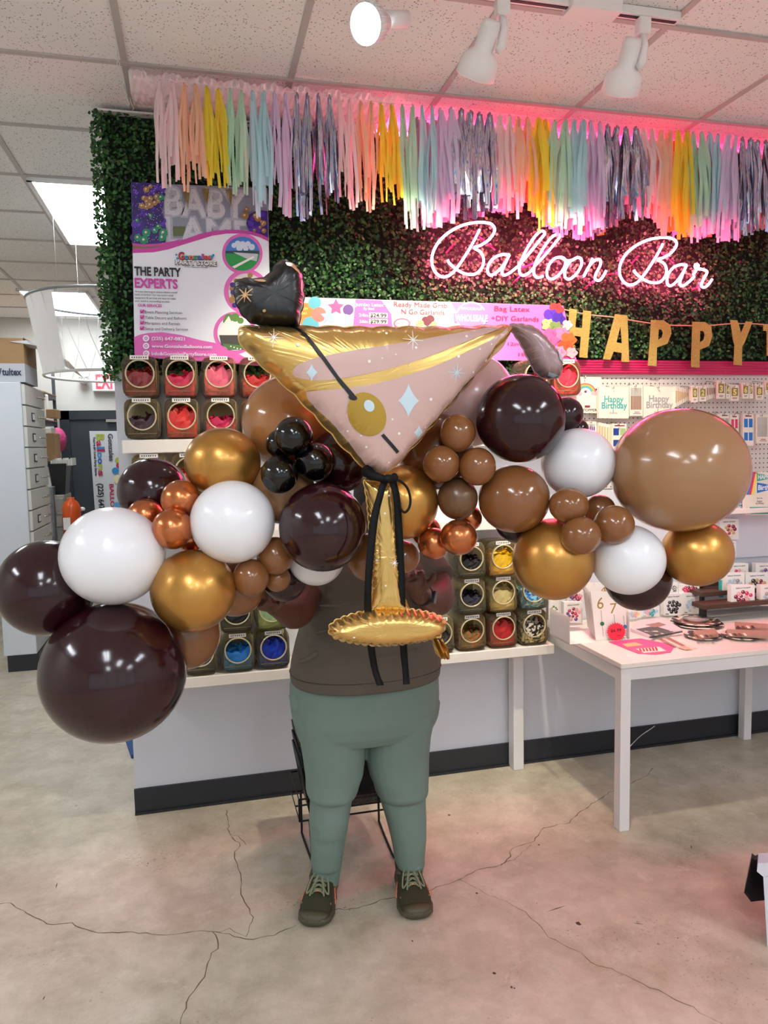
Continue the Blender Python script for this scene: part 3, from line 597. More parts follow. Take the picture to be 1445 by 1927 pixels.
# ------------------------------------------------------------------ long price banner over the jars
def banner():
    p = Print(WALL-.10, .0004); c = lambda L: cz(2.157, 430, 480, L)
    PKB = mat('banner_pink', '#ee6fc0', .5); PKL = mat('banner_light_pink', '#f2bcd8', .5); CRM = mat('banner_cream', '#f3e3dc', .5); RED = mat('banner_red_text', '#b52a4a', .5); DK = mat('banner_text_dark', '#a01d48', .5)
    p.base([(500,557),(1060,575),(1072,630),(1086,681),(500,668)], PKL)
    p.poly([(500,557),(672,563),(664,666),(500,668)], mat('banner_pale', '#ecdfe6', .5))
    p.poly([(730,565),(852,569),(858,676),(725,672)], CRM); p.poly([(848,569),(1060,575),(1072,630),(1086,681),(925,677),(880,620)], PKB)
    p.poly(c([(515,180),(620,184),(660,240),(665,290),(505,300)]), PKB)
    p.many([(575,585,15),(572,598,14)], mat('print_orange', '#f08a2c', .4), 20); p.many([(592,570,12),(584,612,16)], mat('print_aqua', '#57b4c8', .4), 20); p.many([(600,592,14)], mat('print_coral', '#ee7f72', .4), 20)
    st = [(632+16*math.cos(k*math.pi/5-1.57)*(1 if k % 2 == 0 else .5), 578+16*math.sin(k*math.pi/5-1.57)*(1 if k % 2 == 0 else .5)) for k in range(10)]
    p.poly(st, mat('print_hot_pink', '#e0529a', .4)); p.poly([(x-14, y+18) for x, y in st], mat('print_silver_blue', '#a8bfd8', .4)); p.many([(655,583,10)], mat('print_violet', '#6d3f98', .4), 18); p.many([(650,602,11),(640,608,9)], mat('print_pearl', '#d8cfe6', .4), 18)
    p.text('HAPPY', 566, 584, 580, 5, mat('print_yellow', '#f8e070', .5), .02); p.text('DAY', 567, 592, 578, 5, MC['print_yellow'], .02)
    p.text('Jumbo Latex', 668, 576, 722, 6.5, M_cardw, .02); p.text('By Size!', 684, 583, 704, 4.5, M_cardw, .02)
    p.text('24in', 675, 596, 692, 6, M_cardw, .02); p.text('36in', 676, 608, 692, 6, M_cardw, .02)
    for y0, s in ((588.5, '$24.99'), (600, '$29.99')):
        p.poly([(694, y0), (729, y0+.8), (729, y0+10), (694, y0+9.5)], M_cardw); p.text(s, 696, y0+8.3, 727, 6.8, M_ink, .03)
    p.text('Ready Made Grab', 741, 577, 841, 9, RED, 0); p.text('N Go Garlands', 755, 591, 836, 9, RED, 0)
    p.circ(756, 609, 16, 10, mat('stamp_red', '#d06a8a', .5), 24); p.circ(756, 609, 13, 7.5, CRM, 24); p.text('WHOLESALE', 744, 611.5, 769, 5, MC['stamp_red'], .02)
    p.many([(800,603,7),(809,601,8),(804,607,6)], mat('print_maroon', '#6a2030', .4), 14); p.many([(790,609,7),(816,611,6)], mat('print_gold2', '#d9b070', .4), 14)
    st = mat('stamp_white', '#f8d6ea', .5); p.circ(886, 596, 29, 28, st, 40); p.circ(886, 596, 26.5, 25.5, PKB, 40); p.poly([(853,590),(918,583),(919,600),(855,607)], PKB); p.text('WHOLESALE', 856, 604, 917, 12, st, .03); p.text('WHOLESALE', 866, 583, 906, 5, st, .01)
    p.text('Bag Latex', 930, 585, 996, 9, DK, 0); p.text('+DIY Garlands', 924, 603, 1013, 9, DK, 0)
    p.text('12in', 955, 650, 975, 6, DK, 0); p.text('15in', 975, 670, 997, 6, DK, 0)
    R = random.Random(5)
    for (x, y, r, cc) in ((1046,583,13,'#e03a3e'),(1036,596,14,'#5b2ec0'),(1050,600,12,'#4a24a8'),(1030,612,12,'#a9b37a'),(1045,617,12,'#7c8f50'),(1066,612,9,'#f2d8cc'),(1038,634,16,'#ee5c9c'),(1056,628,12,'#f07aae'),(1068,640,14,'#f2652c'),(1062,655,14,'#ee5022'),(1050,664,13,'#f08fb8'),(1074,664,10,'#f6a9b4')):
        mm = mat('floral_'+cc[1:], cc, .5); p.poly([(x+r*(1+.18*math.cos(5*a))*math.cos(a), y+r*(1+.18*math.sin(5*a))*math.sin(a)) for a in [k*math.pi/12 for k in range(24)]], mm)
        m2 = mat('florald_'+cc[1:], tuple(v*.6 for v in lin(cc)[:3])+(1,), .5)
        for k in range(3): a = R.uniform(0, 6); p.poly([(x+r*.7*math.cos(a), y+r*.7*math.sin(a)), (x+r*.2*math.cos(a+1), y+r*.2*math.sin(a+1)), (x+r*.6*math.cos(a+.5), y+r*.6*math.sin(a+.5)+1.2)], m2)
    o = p.mb.build('price_banner', loc=W(780, 620, WALL-.10)); tag(o, 'long pink price banner with WHOLESALE stamp leaning above the jars', 'banner')
banner()
# ------------------------------------------------------------------ gold glitter HAPPY garland
def happy():
    gl = mat('gold_glitter', '#dcc06a', .4, .45, bump=.9, bscale=260, noise_amt=.45, nscale=160)
    t = thing('letter_banner', 'gold glitter HAPPY letter banner strung across the hedge over the pink rail', 'letter banner', W(1250, 600, WALL-.1))
    c = lambda L: cz(3.568, 1040, 560, L); Yb = WALL-.10
    S = {'H': [[(112,72),(162,80),(152,200),(197,206),(206,85),(260,92),(232,405),(178,400),(190,262),(148,256),(142,290),(150,330),(100,330)]],
         'A': [[(420,110),(502,120),(514,432),(462,430),(464,372),(410,362),(388,418),(338,414)], [(455,190),(428,300),(466,308)]],
         'P': [[(662,150),(745,152),(790,185),(798,240),(770,310),(700,335),(698,460),(640,456),(652,300)], [(712,212),(708,285),(735,265),(742,235),(732,215)]],
         'Q': [[(938,162),(1025,165),(1065,195),(1072,260),(1050,325),(988,350),(986,470),(930,466),(934,300)], [(990,222),(988,300),(1012,285),(1022,250),(1012,225)]],
         'Y': [[(1192,150),(1240,152),(1265,235),(1298,160),(1342,162),(1290,300),(1272,330),(1270,455),(1216,450),(1222,320),(1212,280)]],
         'B': [[(1415,183),(1520,186),(1540,240),(1530,290),(1545,330),(1530,380),(1500,392),(1438,390),(1438,225),(1415,222)]]}
    for k, L in S.items():
        m = MB(); out = L[0]
        pts = [W(x, y, Yb) for x, y in c(out)]
        if len(L) > 1:   # bridge the counter into one outline
            hole = [W(x, y, Yb) for x, y in c(L[1])][::-1]; i, j = min(((i, j) for i in range(len(pts)) for j in range(len(hole))), key=lambda ij: (pts[ij[0]]-hole[ij[1]]).length)
            bm = bmesh.new(); vo = [bm.verts.new(p) for p in pts]; vh = [bm.verts.new(p) for p in hole]
            eo = [bm.edges.new((vo[a], vo[(a+1) % len(vo)])) for a in range(len(vo))]; eh = [bm.edges.new((vh[a], vh[(a+1) % len(vh)])) for a in range(len(vh))]
            bmesh.ops.triangle_fill(bm, edges=eo+eh, use_beauty=True); bm.verts.index_update()
            vs = [v.co.copy() for v in bm.verts]; fs = [tuple(v.index for v in f.verts) for f in bm.faces]; n = len(vs)
            be = [(e.verts[0].index, e.verts[1].index) for e in bm.edges if len(e.link_faces) == 1]; bm.free()
            m.add(vs+[v+Y_*.004 for v in vs], fs+[tuple(i+n for i in f)[::-1] for f in fs]+[(a, b, b+n, a+n) for a, b in be], gl)
        else: m.ext(pts, (0, .004, 0), gl)
        m.build('letter_'+{'Q': 'p'}.get(k, k.lower()), t)
    cord = [W(x, y, Yb+.003) for x, y in c([(75,80),(160,100),(260,117),(415,133),(510,150),(660,173),(795,186),(935,188),(1060,187),(1190,176),(1340,176),(1440,182),(1560,170)])]
    m = MB(); m.tube(smooth_path(cord, 4), .003, mat('gold_cord', '#d3a58a', .5), 6); m.build('cord', t)
happy()
# ------------------------------------------------------------------ shelves on the display wall
t = thing('wall_shelf', 'thick white shelf carrying the top two rows of balloon jars', 'shelf', (.7, WALL, 1.70), 'white wall shelves')
m = MB(); m.bar(-.30, 1.80, 3.31, WALL, 1.665, 1.722, M_white, .003); m.build('board', t)
t = thing('wall_shelf', 'white middle shelf seen between the copper balloons and the lower jar rows', 'shelf', (.7, WALL, 1.27), 'white wall shelves')
m = MB(); m.bar(-.30, 1.74, 3.31, WALL, 1.265, 1.315, M_white, .003); m.build('board', t)
t = thing('lower_shelf', 'long low white shelf on slim legs under the bottom row of jars', 'shelf', (.7, WALL, .65))
m = MB(); m.bar(-.32, 1.683, 3.30, WALL-.003, .632, .680, M_white, .003); m.build('board', t)
for xx in (1.545,):
    m = MB(); m.bar(xx-.028, xx+.028, 3.42, WALL-.014, 0, .632, M_whitem, .003); m.build('leg', t)
sd = MB(); sd.bar(-.336, -.30, 3.32, WALL, .68, 2.0, M_wall); 
# ------------------------------------------------------------------ clear jars of balloons
M_jar = mat_glass('jar_plastic', '#efe4c4', .93, .12); M_rim = mat('jar_rim', '#c9bf9c', .22, .1, noise_amt=.1); M_lab = mat('jar_label', '#f2f0ea', .5)
JW, JH, JD = .148, .172, .17
def rsq(w, h, r, cx, cz_, y, n=36, slope=0.):
    L = []
    for k in range(n):
        a = 2*math.pi*k/n; c, s = math.cos(a), math.sin(a); p = 6.
        rr = 1/((abs(c)**p+abs(s)**p)**(1/p)); L.append((cx+rr*c*w/2, y-slope*(0 if s > 0 else -s), cz_+rr*s*h/2))
    return L
def jar_parts():
    b = MB(); n = 36
    rings = [rsq(JW*.9, JH*.9, 0, 0, JH/2, 0), rsq(JW, JH*.98, 0, 0, JH/2, -.012), rsq(JW, JH, 0, 0, JH/2, -.10), rsq(JW*.99, JH*.99, 0, 0, JH/2, -JD+.02, slope=.02), rsq(JW*.94, JH*.94, 0, 0, JH/2, -JD+.004, slope=.018)]
    rc = .056; cz_ = JH*.56
    circ = lambda r, y: [(r*math.cos(2*math.pi*k/n), y, cz_+r*math.sin(2*math.pi*k/n)) for k in range(n)]
    rings += [circ(rc+.004, -JD+.002), circ(rc, -JD+.004), circ(rc, -JD+.02)]
    b.loft(rings, M_jar, True, False); b.add(rings[0], [tuple(range(n))], M_jar)
    r = MB(); r.tube(circ(rc+.001, -JD-.001), .0036, M_rim, 8, True)
    e = MB(); e.tube([(-JW*.40, -JD+.002, JH*.14), (JW*.40, -JD+.002, JH*.14)], .0016, M_rim, 5); e.tube([(JW*.44, -JD+.012, JH*.2), (JW*.44, -JD+.012, JH*.9)], .0018, M_rim, 5)
    lb = MB(); lb.box((0, -JD+.0015, JH*.955), (.075, .0015, .017), M_lab)
    for k in range(7): lb.box((-.027+k*.009+random.uniform(-.001, .001), -JD+.0005, JH*.955), (.004, .0008, .006), M_ink)
    return b, r, e, lb
def contents_mesh(seed, fill):
    R = random.Random(seed); m = MB(); nx, ny, nz = 13, 13, 9; w, d, h = JW*.86, JD*.86, JH*fill
    def pt(u, v, s):
        a = 1-.0*s; zz = s*h; xx = (u-.5)*w; yy = -(v)*d-.008
        if s > .75: zz += .016*noise.noise(Vector((u*4+seed, v*4, 0)))*2-.25*h*0
        q = noise.noise_vector(Vector((u*6+seed*3, v*6, s*5)))*.009
        return (max(-w/2, min(w/2, xx+q.x)), max(-d-.008, min(-.008, yy+q.y)), max(.004, zz+q.z))
    # heap of folded scraps: many bent little sheets
    m.add([pt(i/8, j/8, .8 if 0 < i < 8 and 0 < j < 8 else .7) for j in range(9) for i in range(9)], [(j*9+i, j*9+i+1, (j+1)*9+i+1, (j+1)*9+i) for j in range(8) for i in range(8)], M_white)
    for side in range(3):
        vs = [];
        for j in range(7):
            for i in range(11):
                u = i/10; s = j/6*.8
                vs.append(pt(u, 1, s) if side == 0 else (pt(0, u, s) if side == 1 else pt(1, u, s)))
        m.add(vs, [(j*11+i, j*11+i+1, (j+1)*11+i+1, (j+1)*11+i) for j in range(6) for i in range(10)], M_white)
    for k in range(26):
        front = R.random() < .55
        c = Vector((R.uniform(-.4, .4)*w, -d*R.uniform(.1, .96), h*R.uniform(.8, 1.02))) if not front else Vector((R.uniform(-.42, .42)*w, -d*.99, h*R.uniform(.15, .8)))
        L = R.uniform(.012, .026); rot = Matrix.Rotation(R.uniform(0, 6.28), 3, Vector((0, 1, 0)) if front else Vector((R.uniform(-.4, .4), R.uniform(-.4, .4), 1)).normalized())
        vs = []
        for i in range(5):
            s = i/4-.5; ww = L*(.28 if i == 0 else .55 if i < 4 else .35); lift = .006*math.sin(i*1.9+k)
            a = Vector((s*2*L, 0, -ww)) if front else Vector((s*2*L, -ww, lift)); b = Vector((s*2*L, 0, ww)) if front else Vector((s*2*L, ww, -lift))
            a.y += (-.003-lift*.4) if front else 0; b.y += (-.003+lift*.4) if front else 0
            vs += [c+rot @ a, c+rot @ b]
        vs = [Vector((max(-w/2, min(w/2, v.x)), max(-JD*.93, min(-.01, v.y)), max(.004, min(JH*.9, v.z)))) for v in vs]
        m.add(vs, [(2*i, 2*i+1, 2*i+3, 2*i+2) for i in range(4)], M_white)
        if k % 4 == 0:
            q = c+Vector((R.uniform(-.01, .01), -.006 if front else 0, .004)); ax = Vector((R.uniform(-.6, .6), -1, R.uniform(-.3, .5))).normalized(); x_ = ax.orthogonal().normalized(); y_ = ax.cross(x_)
            m.tube([q+x_*.006*math.cos(a)+y_*.006*math.sin(a) for a in [i*.785 for i in range(8)]], .0014, M_white, 5, True)
    me = m.build('x'); d_ = me.data; bpy.data.objects.remove(me); return d_
CM = [contents_mesh(k, f) for k, f in ((1, .74), (2, .62), (3, .82), (4, .55))]
JOBJ = None
def contmat(c, spots=None):
    n = 'balloon_heap_'+c[1:]+('_'+spots[1:] if spots else ''); m = mat(n, c, .35, noise_amt=.35, nscale=35)
    if spots:
        for nd in m.node_tree.nodes:
            if nd.type == 'TEX_NOISE': nd.inputs['Scale'].default_value = 60
            if nd.type == 'MIX': nd.inputs[6].default_value = lin(c); nd.inputs[7].default_value = lin(spots); 
        nt = m.node_tree; mx = [q for q in nt.nodes if q.type == 'MIX'][0]; ns = [q for q in nt.nodes if q.type == 'TEX_NOISE'][0]; r = nt.nodes.new('ShaderNodeValToRGB'); r.color_ramp.elements[0].position = .48; r.color_ramp.elements[1].position = .54
        nt.links.new(ns.outputs[0], r.inputs[0]); nt.links.new(r.outputs[0], mx.inputs[0])
    return m
def jar(x, z, colr, where, cname, k, tint=None, spots=None, y=3.49, lab=True):
    global JOBJ
    L = 'clear jar of %s balloons, %s' % (cname, where)
    if JOBJ is None:
        b, r, e, lb = jar_parts(); JOBJ = local('balloon_jar', L, 'jar', (x, y, z), 'clear balloon jars on the wall shelves')
        b.build('jar_body', JOBJ); r.build('opening_rim', JOBJ); e.build('edge_trim', JOBJ); lb.build('label', JOBJ); o = JOBJ
    else:
        o = copy_tree(JOBJ); o.location = (x, y, z); o['label'] = L
    o.rotation_euler = (0, 0, 0)
    me = CM[k % 4]; c = bpy.data.objects.new('deflated_balloons', me); COL.objects.link(c); c.location = (x, y-.001, z+.002); c.material_slots[0].link = 'OBJECT'; c.material_slots[0].material = contmat(colr, spots)
    tag(c, 'crumpled %s balloons heaped in the jar %s' % (cname, where), 'deflated balloons', None, 'stuff')
z1 = 1.724; z2 = 1.724+.178
xs = [-.215+.163*k for k in range(13)]
rowA = [('dark red', '#8c2020'), ('crimson', '#d0224a'), ('pink and gold', '#e0607a'), ('coral red', '#c4302c')]
for k, (n_, c) in enumerate(rowA): jar(xs[k], z2, c, ('leftmost of the top row', 'second in the top row', 'third in the top row', 'fourth in the top row, beside the cup balloon')[k], n_, k)
rowB = [('plum brown', '#3c1e28'), ('bright red', '#d52a20'), ('rose red', '#c61f50')]
for k, (n_, c) in enumerate(rowB): jar(xs[k], z1, c, ('leftmost of the second row on the shelf', 'second in the row on the shelf edge', 'third in the row above the gold balloon')[k], n_, k+1)
jar(xs[12]+.02, z2, '#e03a52', 'far right under the banner end', 'red and pink', 2); jar(xs[11]+.02, z2, '#b02c3a', 'tucked under the twist of the foil cup', 'dark rose', 1)
jar(xs[3], z1, '#d8563a', 'second row, behind the caramel balloon', 'orange red', 0)
jar(xs[0]+.02, 1.317+.172, '#a08a50', 'just below the upper shelf at the left end', 'olive gold', 3); jar(xs[1]+.02, 1.317+.172, '#d2452a', 'below the upper shelf behind the gold balloon', 'orange', 1)
jar(xs[0]+.02, 1.317, '#b8a060', 'on the middle shelf at the left end', 'sand', 2); jar(xs[1]+.02, 1.317, '#c04a2a', 'on the middle shelf, second from the left', 'rust', 2)
zr = [.682, .682+.176, .682+.352]
xr = [1.585, 1.422, 1.259, 1.096]
jar(xr[0], zr[0], '#ece4d0', 'right end of the bottom row', 'cow print black and white', 0, spots='#1c1a1a'); jar(xr[1], zr[0], '#b81e22', 'second from the right in the bottom row', 'scarlet', 2)
jar(xr[2], zr[0], '#6d6a3a', 'third from the right in the bottom row', 'mixed olive and orange', 3, spots='#b0602a'); jar(xr[3], zr[0], '#3a3230', 'bottom row behind the gold foil tail', 'dark grey', 3)
jar(xr[0], zr[1], '#1c6fc4', 'right end of the middle lower row', 'blue', 1, spots='#8cc4e0'); jar(xr[1], zr[1], '#cdbb7e', 'middle lower row above the scarlet jar', 'ivory', 0); jar(xr[2], zr[1], '#2c2a3c', 'middle lower row beside the elbow', 'black and navy', 3)
jar(xr[1], zr[2], '#f0b818', 'third lower row just under the middle shelf', 'yellow', 0); jar(xr[2], zr[2], '#17161a', 'third lower row under the copper balloons', 'black', 3)
xl = [W(370, 1230, 3.33).x+.015, W(446, 1225, 3.33).x+.004, W(513, 1222, 3.33).x+.004]
jar(xl[0], zr[0], '#16203c', 'bottom row beside the mocha balloon', 'dark navy', 3); jar(xl[1], zr[0], '#1c7fd8', 'bottom row at the left, centre of three', 'sky blue', 1); jar(xl[2], zr[0], '#1136b8', 'bottom row just left of the person', 'royal blue', 2)
jar(xl[1], zr[1], '#16181c', 'second lower row over the sky blue jar', 'black', 3); jar(xl[2], zr[1], '#9ac08a', 'second lower row behind the forearm', 'pale green', 0)
# ------------------------------------------------------------------ goods hanging on the pegboard
NAVY = mat('print_navy', '#1c3f94', .5); TEAL = mat('print_teal', '#3fb0ac', .5); BRZ = mat('print_bronze', '#9a6148', .45, .3); SIL = mat('print_silver', '#b4b2ae', .35, .5); HP = mat('print_pinkish', '#e0356a', .5); BL = mat('print_blue', '#1c78d0', .5); CRD = mat('cream_card', '#f0e9db', .5); MRN = mat('print_burgundy', '#8d1f3c', .5); LPK = mat('print_palepink', '#eda9ae', .5); LBL = mat('print_paleblue', '#b7d3ea', .5); BRO = mat('brown_print', '#6a4838', .5)
M_hook = mat('chrome_hook', '#b8b4ac', .25, .9); M_cl = mat_glass('clear_sleeve', '#ffffff', .9, .1)
PEG = [o for o in bpy.data.objects if o.name.startswith('pegboard_panel')][0]
def hook(px, py, y1):
    a = W(px, py, y1); b = Vector((a.x+.01, WALL-.02, a.z+.02)); m = MB(); m.tube([b+Z*-.012, b, a, a+Z*.012], .002, M_hook, 6); m.build('hook', PEG)
def card(name, label, cat, x0, y0, x1, y1, yy, th, base, fn=None, group=None, hk=True):
    p = Print(yy, .0004); p.base([(x0, y0), (x1, y0+(x1-x0)*.012), (x1, y1+(x1-x0)*.01), (x0, y1)], base, th)
    if fn: fn(p, x0, y0, x1, y1)
    o = p.mb.build(name, loc=W((x0+x1)/2, (y0+y1)/2, yy)); tag(o, label, cat, group)
    if hk: hook((x0+x1)/2, y0+3, yy-.02)
    return o
def f_rainbow(p, x0, y0, x1, y1):
    cx, cy = (x0+x1)/2, y0+30
    for r, c in ((20, '#e26a6a'), (17.5, '#f0c050'), (15, '#7ac07a'), (12.5, '#58b0d8'), (10, '#f2ece0')):
        m = mat('rain_'+c[1:], c, .5); p.poly([(cx+r*math.cos(a), cy-r*.9*math.sin(a)) for a in [k*math.pi/16 for k in range(17)]], m)
    p.many([(cx-15, cy+1, 4), (cx-10, cy+2, 4), (cx+14, cy+1, 4), (cx+18, cy+2, 3.5)], mat('cloud_pink', '#f4b8c4', .5)); p.text('TOPPER', x0+24, y1-3, x1-8, 4.5, M_ink)
    p.many([(x0+12, cy+3, 2), (x1-9, cy-6, 2), (cx, cy-2, 2.5)], MC['print_violet']); p.poly([(x0+28, y1-14), (x0+38, y1-14), (x0+38, y1-10), (x0+28, y1-10)], MRN)
card('cake_topper_pack', 'rainbow cake topper card hanging at the left end of the pegboard', 'topper pack', 1072, 709, 1131, 777, 3.44, .02, CRD, f_rainbow)
def f_hb(mt):
    def f(p, x0, y0, x1, y1):
        p.text('Happy', x0+10, y0+29, x0+50*(x1-x0)/58-2, 12, mt, .025); p.text('Birthday', x0+5, y0+41, x1-3, 12, mt, .025); p.text('illume', x0+20, y1-8, x0+34, 4, BRZ, 0); p.poly([(x0+26, y0+42), (x0+27.5, y0+42), (x0+27.5, y0+50), (x0+26, y0+50)], mt)
    return f
card('cake_topper_pack', 'teal Happy Birthday cake topper card', 'topper pack', 1127, 728, 1183, 787, 3.41, .02, CRD, f_hb(TEAL))
def f_cand(c, n=7, half=.5):
    def f(p, x0, y0, x1, y1):
        w_ = (x1-x0-4)/n
        for k in range(n):
            a = x0+2+k*w_; p.poly([(a, y0+5), (a+w_*.6, y0+5), (a+w_*.6, y1-12), (a, y1-12)], SIL); p.poly([(a, y0+(y1-y0)*half*.7), (a+w_*.7, y0+(y1-y0)*half*.7), (a+w_*.7, y1-11), (a, y1-11)], c)
        p.poly([(x0+1, y1-12), (x1-1, y1-12), (x1-1, y1-1), (x0+1, y1-1)], CRD); p.poly([(x0+8, y1-8), (x1-6, y1-8), (x1-6, y1-6.8), (x0+8, y1-6.8)], MRN); p.poly([(x0+6, y1-5), (x1-4, y1-5), (x1-4, y1-4), (x0+6, y1-4)], MRN)
    return f
card('candle_pack', 'bronze tall candle pack between the two birthday toppers', 'candle pack', 1185, 725, 1209, 783, 3.41, .02, CRD, f_cand(BRZ))
card('cake_topper_pack', 'silver Happy Birthday cake topper card', 'topper pack', 1211, 727, 1269, 786, 3.41, .02, CRD, f_hb(SIL))
for k in range(9): card('number_candle_pack', 'edge-on stick pack beside the silver topper card, %s from the left' % ('first second third fourth fifth sixth seventh eighth ninth'.split()[k]), 'candle pack', 1271+k*3.6, 727+k*.8, 1273.6+k*3.6, 766-k*2.0, 3.40+.006*k, .03, CRD, lambda p, a, b, c, d: p.poly([(a+.3, b+8), (c-.4, b+8), (c-.4, d-8), (a+.3, d-8)], MC['print_gold2']), 'edge-on packs on the top row of hooks', False)
def f_num(dg):
    def f(p, x0, y0, x1, y1):
        p.poly([(x0+1.5, y0+4), (x1-1.5, y0+4), (x1-1.5, y0+(y1-y0)*.68), (x0+1.5, y0+(y1-y0)*.68)], mat('foil_olive', '#9a8c3c', .35, .6)); p.text(dg, x0+(x1-x0)*.27, y0+(y1-y0)*.60, x1-(x1-x0)*.27, (y1-y0)*.36, mat('foil_gold_light', '#f0e2a0', .3, .3), .04); p.poly([(x0+3, y1-6), (x1-3, y1-6), (x1-3, y1-5), (x0+3, y1-5)], MRN); p.poly([(x0+3, y1-4), (x1-4, y1-4), (x1-4, y1-3.2), (x0+3, y1-3.2)], MRN)
    return f
for (dg, x0, y0, x1, y1) in (('0',1302,727,1313,757),('2',1316,728,1329,755),('3',1350,718,1364,750),('4',1366,722,1374,750),('5',1375,726,1390,754),('6',1397,722,1409,750),('7',1410,722,1417,750),('8',1422,725,1436,752),('9',1440,718,1453,742)):
    for q in range(2):
        if q and dg in '479': continue
        card('number_candle_pack', 'gold number %s candle pack %s' % ({'0':'zero','2':'two','3':'three','4':'four','5':'five','6':'six','7':'seven','8':'eight','9':'nine'}[dg], 'at the front of its pegboard hook' if not q else 'half hidden behind its twin'), 'candle pack', x0-q*3.2, y0-q*2, x1-q*3.2, y1-q*3, 3.37+.03*q, .012, CRD, f_num(dg), None, not q)
for k in range(5): card('number_candle_pack', 'slim stick box between number packs two and three, %s from the left' % ('first second third fourth fifth'.split()[k]), 'candle pack', 1330+k*4, 724, 1333+k*4, 752-k, 3.40, .02, CRD, lambda p, a, b, c, d: p.poly([(a+.6, b+6), (c-.6, b+6), (c-.6, d-8), (a+.6, d-8)], BRZ), None, False)
card('candle_pack', 'small maroon printed pack beside the little plum balloon', 'candle pack', 1104, 793, 1122, 822, 3.41, .02, CRD, f_cand(MC['print_violet'], 4), None)
for k in range(5): card('candle_pack', 'beige stick candle pack in the second pegboard row, %s from the left' % ('first second third fourth fifth'.split()[k]), 'candle pack', 1126+k*5, 795+k, 1130.5+k*5, 838, 3.42, .02, CRD, lambda p, a, b, c, d: p.poly([(a+1, b+6), (c-1, b+6), (c-1, d-3), (a+1, d-3)], MC['print_gold2']), None, False)
def f_two(c1, c2):
    def f(p, x0, y0, x1, y1):
        h = y1-y0; m_ = (x0+x1)/2
        for a, b, c in ((x0+2, m_-1, c1), (m_+1, x1-2, c2)): p.poly([(a, y0+9), (b, y0+9), (b, y0+h*.42), (a, y0+h*.42)], c); p.poly([(a, y0+h*.58), (b, y0+h*.58), (b, y1-10), (a, y1-10)], c)
        p.poly([(x0+4, y0+3), (x1-4, y0+3), (x1-4, y0+5), (x0+4, y0+5)], MRN)
    return f
card('candle_pack', 'navy and green candle pack at the top edge of the huge tan balloon', 'candle pack', 1152, 797, 1179, 850, 3.40, .02, CRD, f_two(NAVY, mat('print_sage', '#a8c088', .5)))
card('candle_pack', 'striped candle pack right above the huge tan balloon', 'candle pack', 1354, 778, 1373, 840, 3.41, .02, CRD, f_two(SIL, SIL))
card('candle_pack', 'hot pink candle pack to the right of the huge tan balloon', 'candle pack', 1374, 780, 1390, 842, 3.40, .02, CRD, f_two(HP, HP))
card('candle_pack', 'bright blue candle pack on the right side of the pegboard', 'candle pack', 1398, 779, 1418, 839, 3.39, .02, CRD, f_two(BL, BL))
card('candle_pack', 'silver stick candle pack at the right edge of the photo', 'candle pack', 1423, 780, 1446, 834, 3.38, .02, CRD, f_cand(SIL))
def f_pen(p, x0, y0, x1, y1):
    w_ = x1-x0
    for a, b, c in ((0, .08, BL), (.1, .17, HP), (.2, .26, MC['print_yellow'])): p.poly([(x0+w_*(a+.25), y0), (x0+w_*(b+.30), y0), (x0+w_*(b+.08), y1-26), (x0+w_*a, y1-26)], c)
    p.poly([(x0+22, y0+3), (x1+24, y0+8), (x0+22, y0+18)], TEAL); p.text('HAPPY', x0+24, y0+13.5, x0+50, 8, M_cardw, .03)
    p.poly([(x0+22, y0+20), (x1+24, y0+28), (x0+22, y0+40)], BL); p.text('Birthday', x0+24, y0+34, x0+60, 9, M_cardw, .03)
    p.poly([(x0, y0+43), (x1+20, y0+43), (x1+20, y0+66), (x0-2, y0+66)], CRD); p.text('let\'s be', x0+22, y0+51, x0+32, 3, M_ink); p.text('happy', x0+22, y0+57, x0+32, 4, M_ink); p.text('birthday', x0+20, y0+61, x0+35, 3.4, M_ink)
    p.poly([(x0+8, y0+66), (x1+20, y0+66), (x1+20, y1-2), (x0+10, y1-2)], TEAL)
card('pennant_pack', 'blue and teal birthday pennant pack on the right wall shelf', 'pennant pack', 1402, 888, 1446, 969, 3.33, .02, CRD, f_pen)
# small wall shelf with card boxes
t = thing('goods_shelf', 'small white wall shelf right of the huge tan balloon', 'shelf', W(1400, 966, 3.45))
m = MB(); a = W(1345, 962, 3.32); b = W(1460, 969, 3.32); m.bar(2.6, 3.3, 3.30, WALL-.022, a.z-.018, a.z+.006, M_white, .002); m.build('board', t)
def f_dots(cols, ttl=True, box=.25):
    def f(p, x0, y0, x1, y1):
        R = random.Random(int(x0*7+y0)); w_ = x1-x0; h = y1-y0; L = {}
        if ttl: p.text('balloon bouquet', x0+w_*.2, y0+h*.19, x0+w_*.82, h*.07, M_ink, .02)
        for k, (u, v) in enumerate(((.5,.36),(.32,.42),(.68,.40),(.22,.56),(.45,.54),(.62,.56),(.80,.5),(.3,.70),(.5,.72),(.7,.70),(.40,.84),(.62,.85))):
            L.setdefault(k % len(cols), []).append((x0+w_*(u+R.uniform(-.03, .03)), y0+h*(v+R.uniform(-.02, .02)), w_*R.uniform(.075, .105)))
        for k, q in L.items(): p.many(q, cols[k], 14)
        p.many([(x-r*.3, y-r*.35, r*.25) for q in L.values() for x, y, r in q], M_cardw, 6)
        p.poly([(x0+w_*.08, y1-h*.08), (x0+w_*.25, y1-h*.08), (x0+w_*.25, y1-h*.05), (x0+w_*.08, y1-h*.05)], M_ink)
    return f
DRK = mat('print_charcoal', '#3a3638', .5); RED2 = mat('print_red2', '#c02a2e', .5)
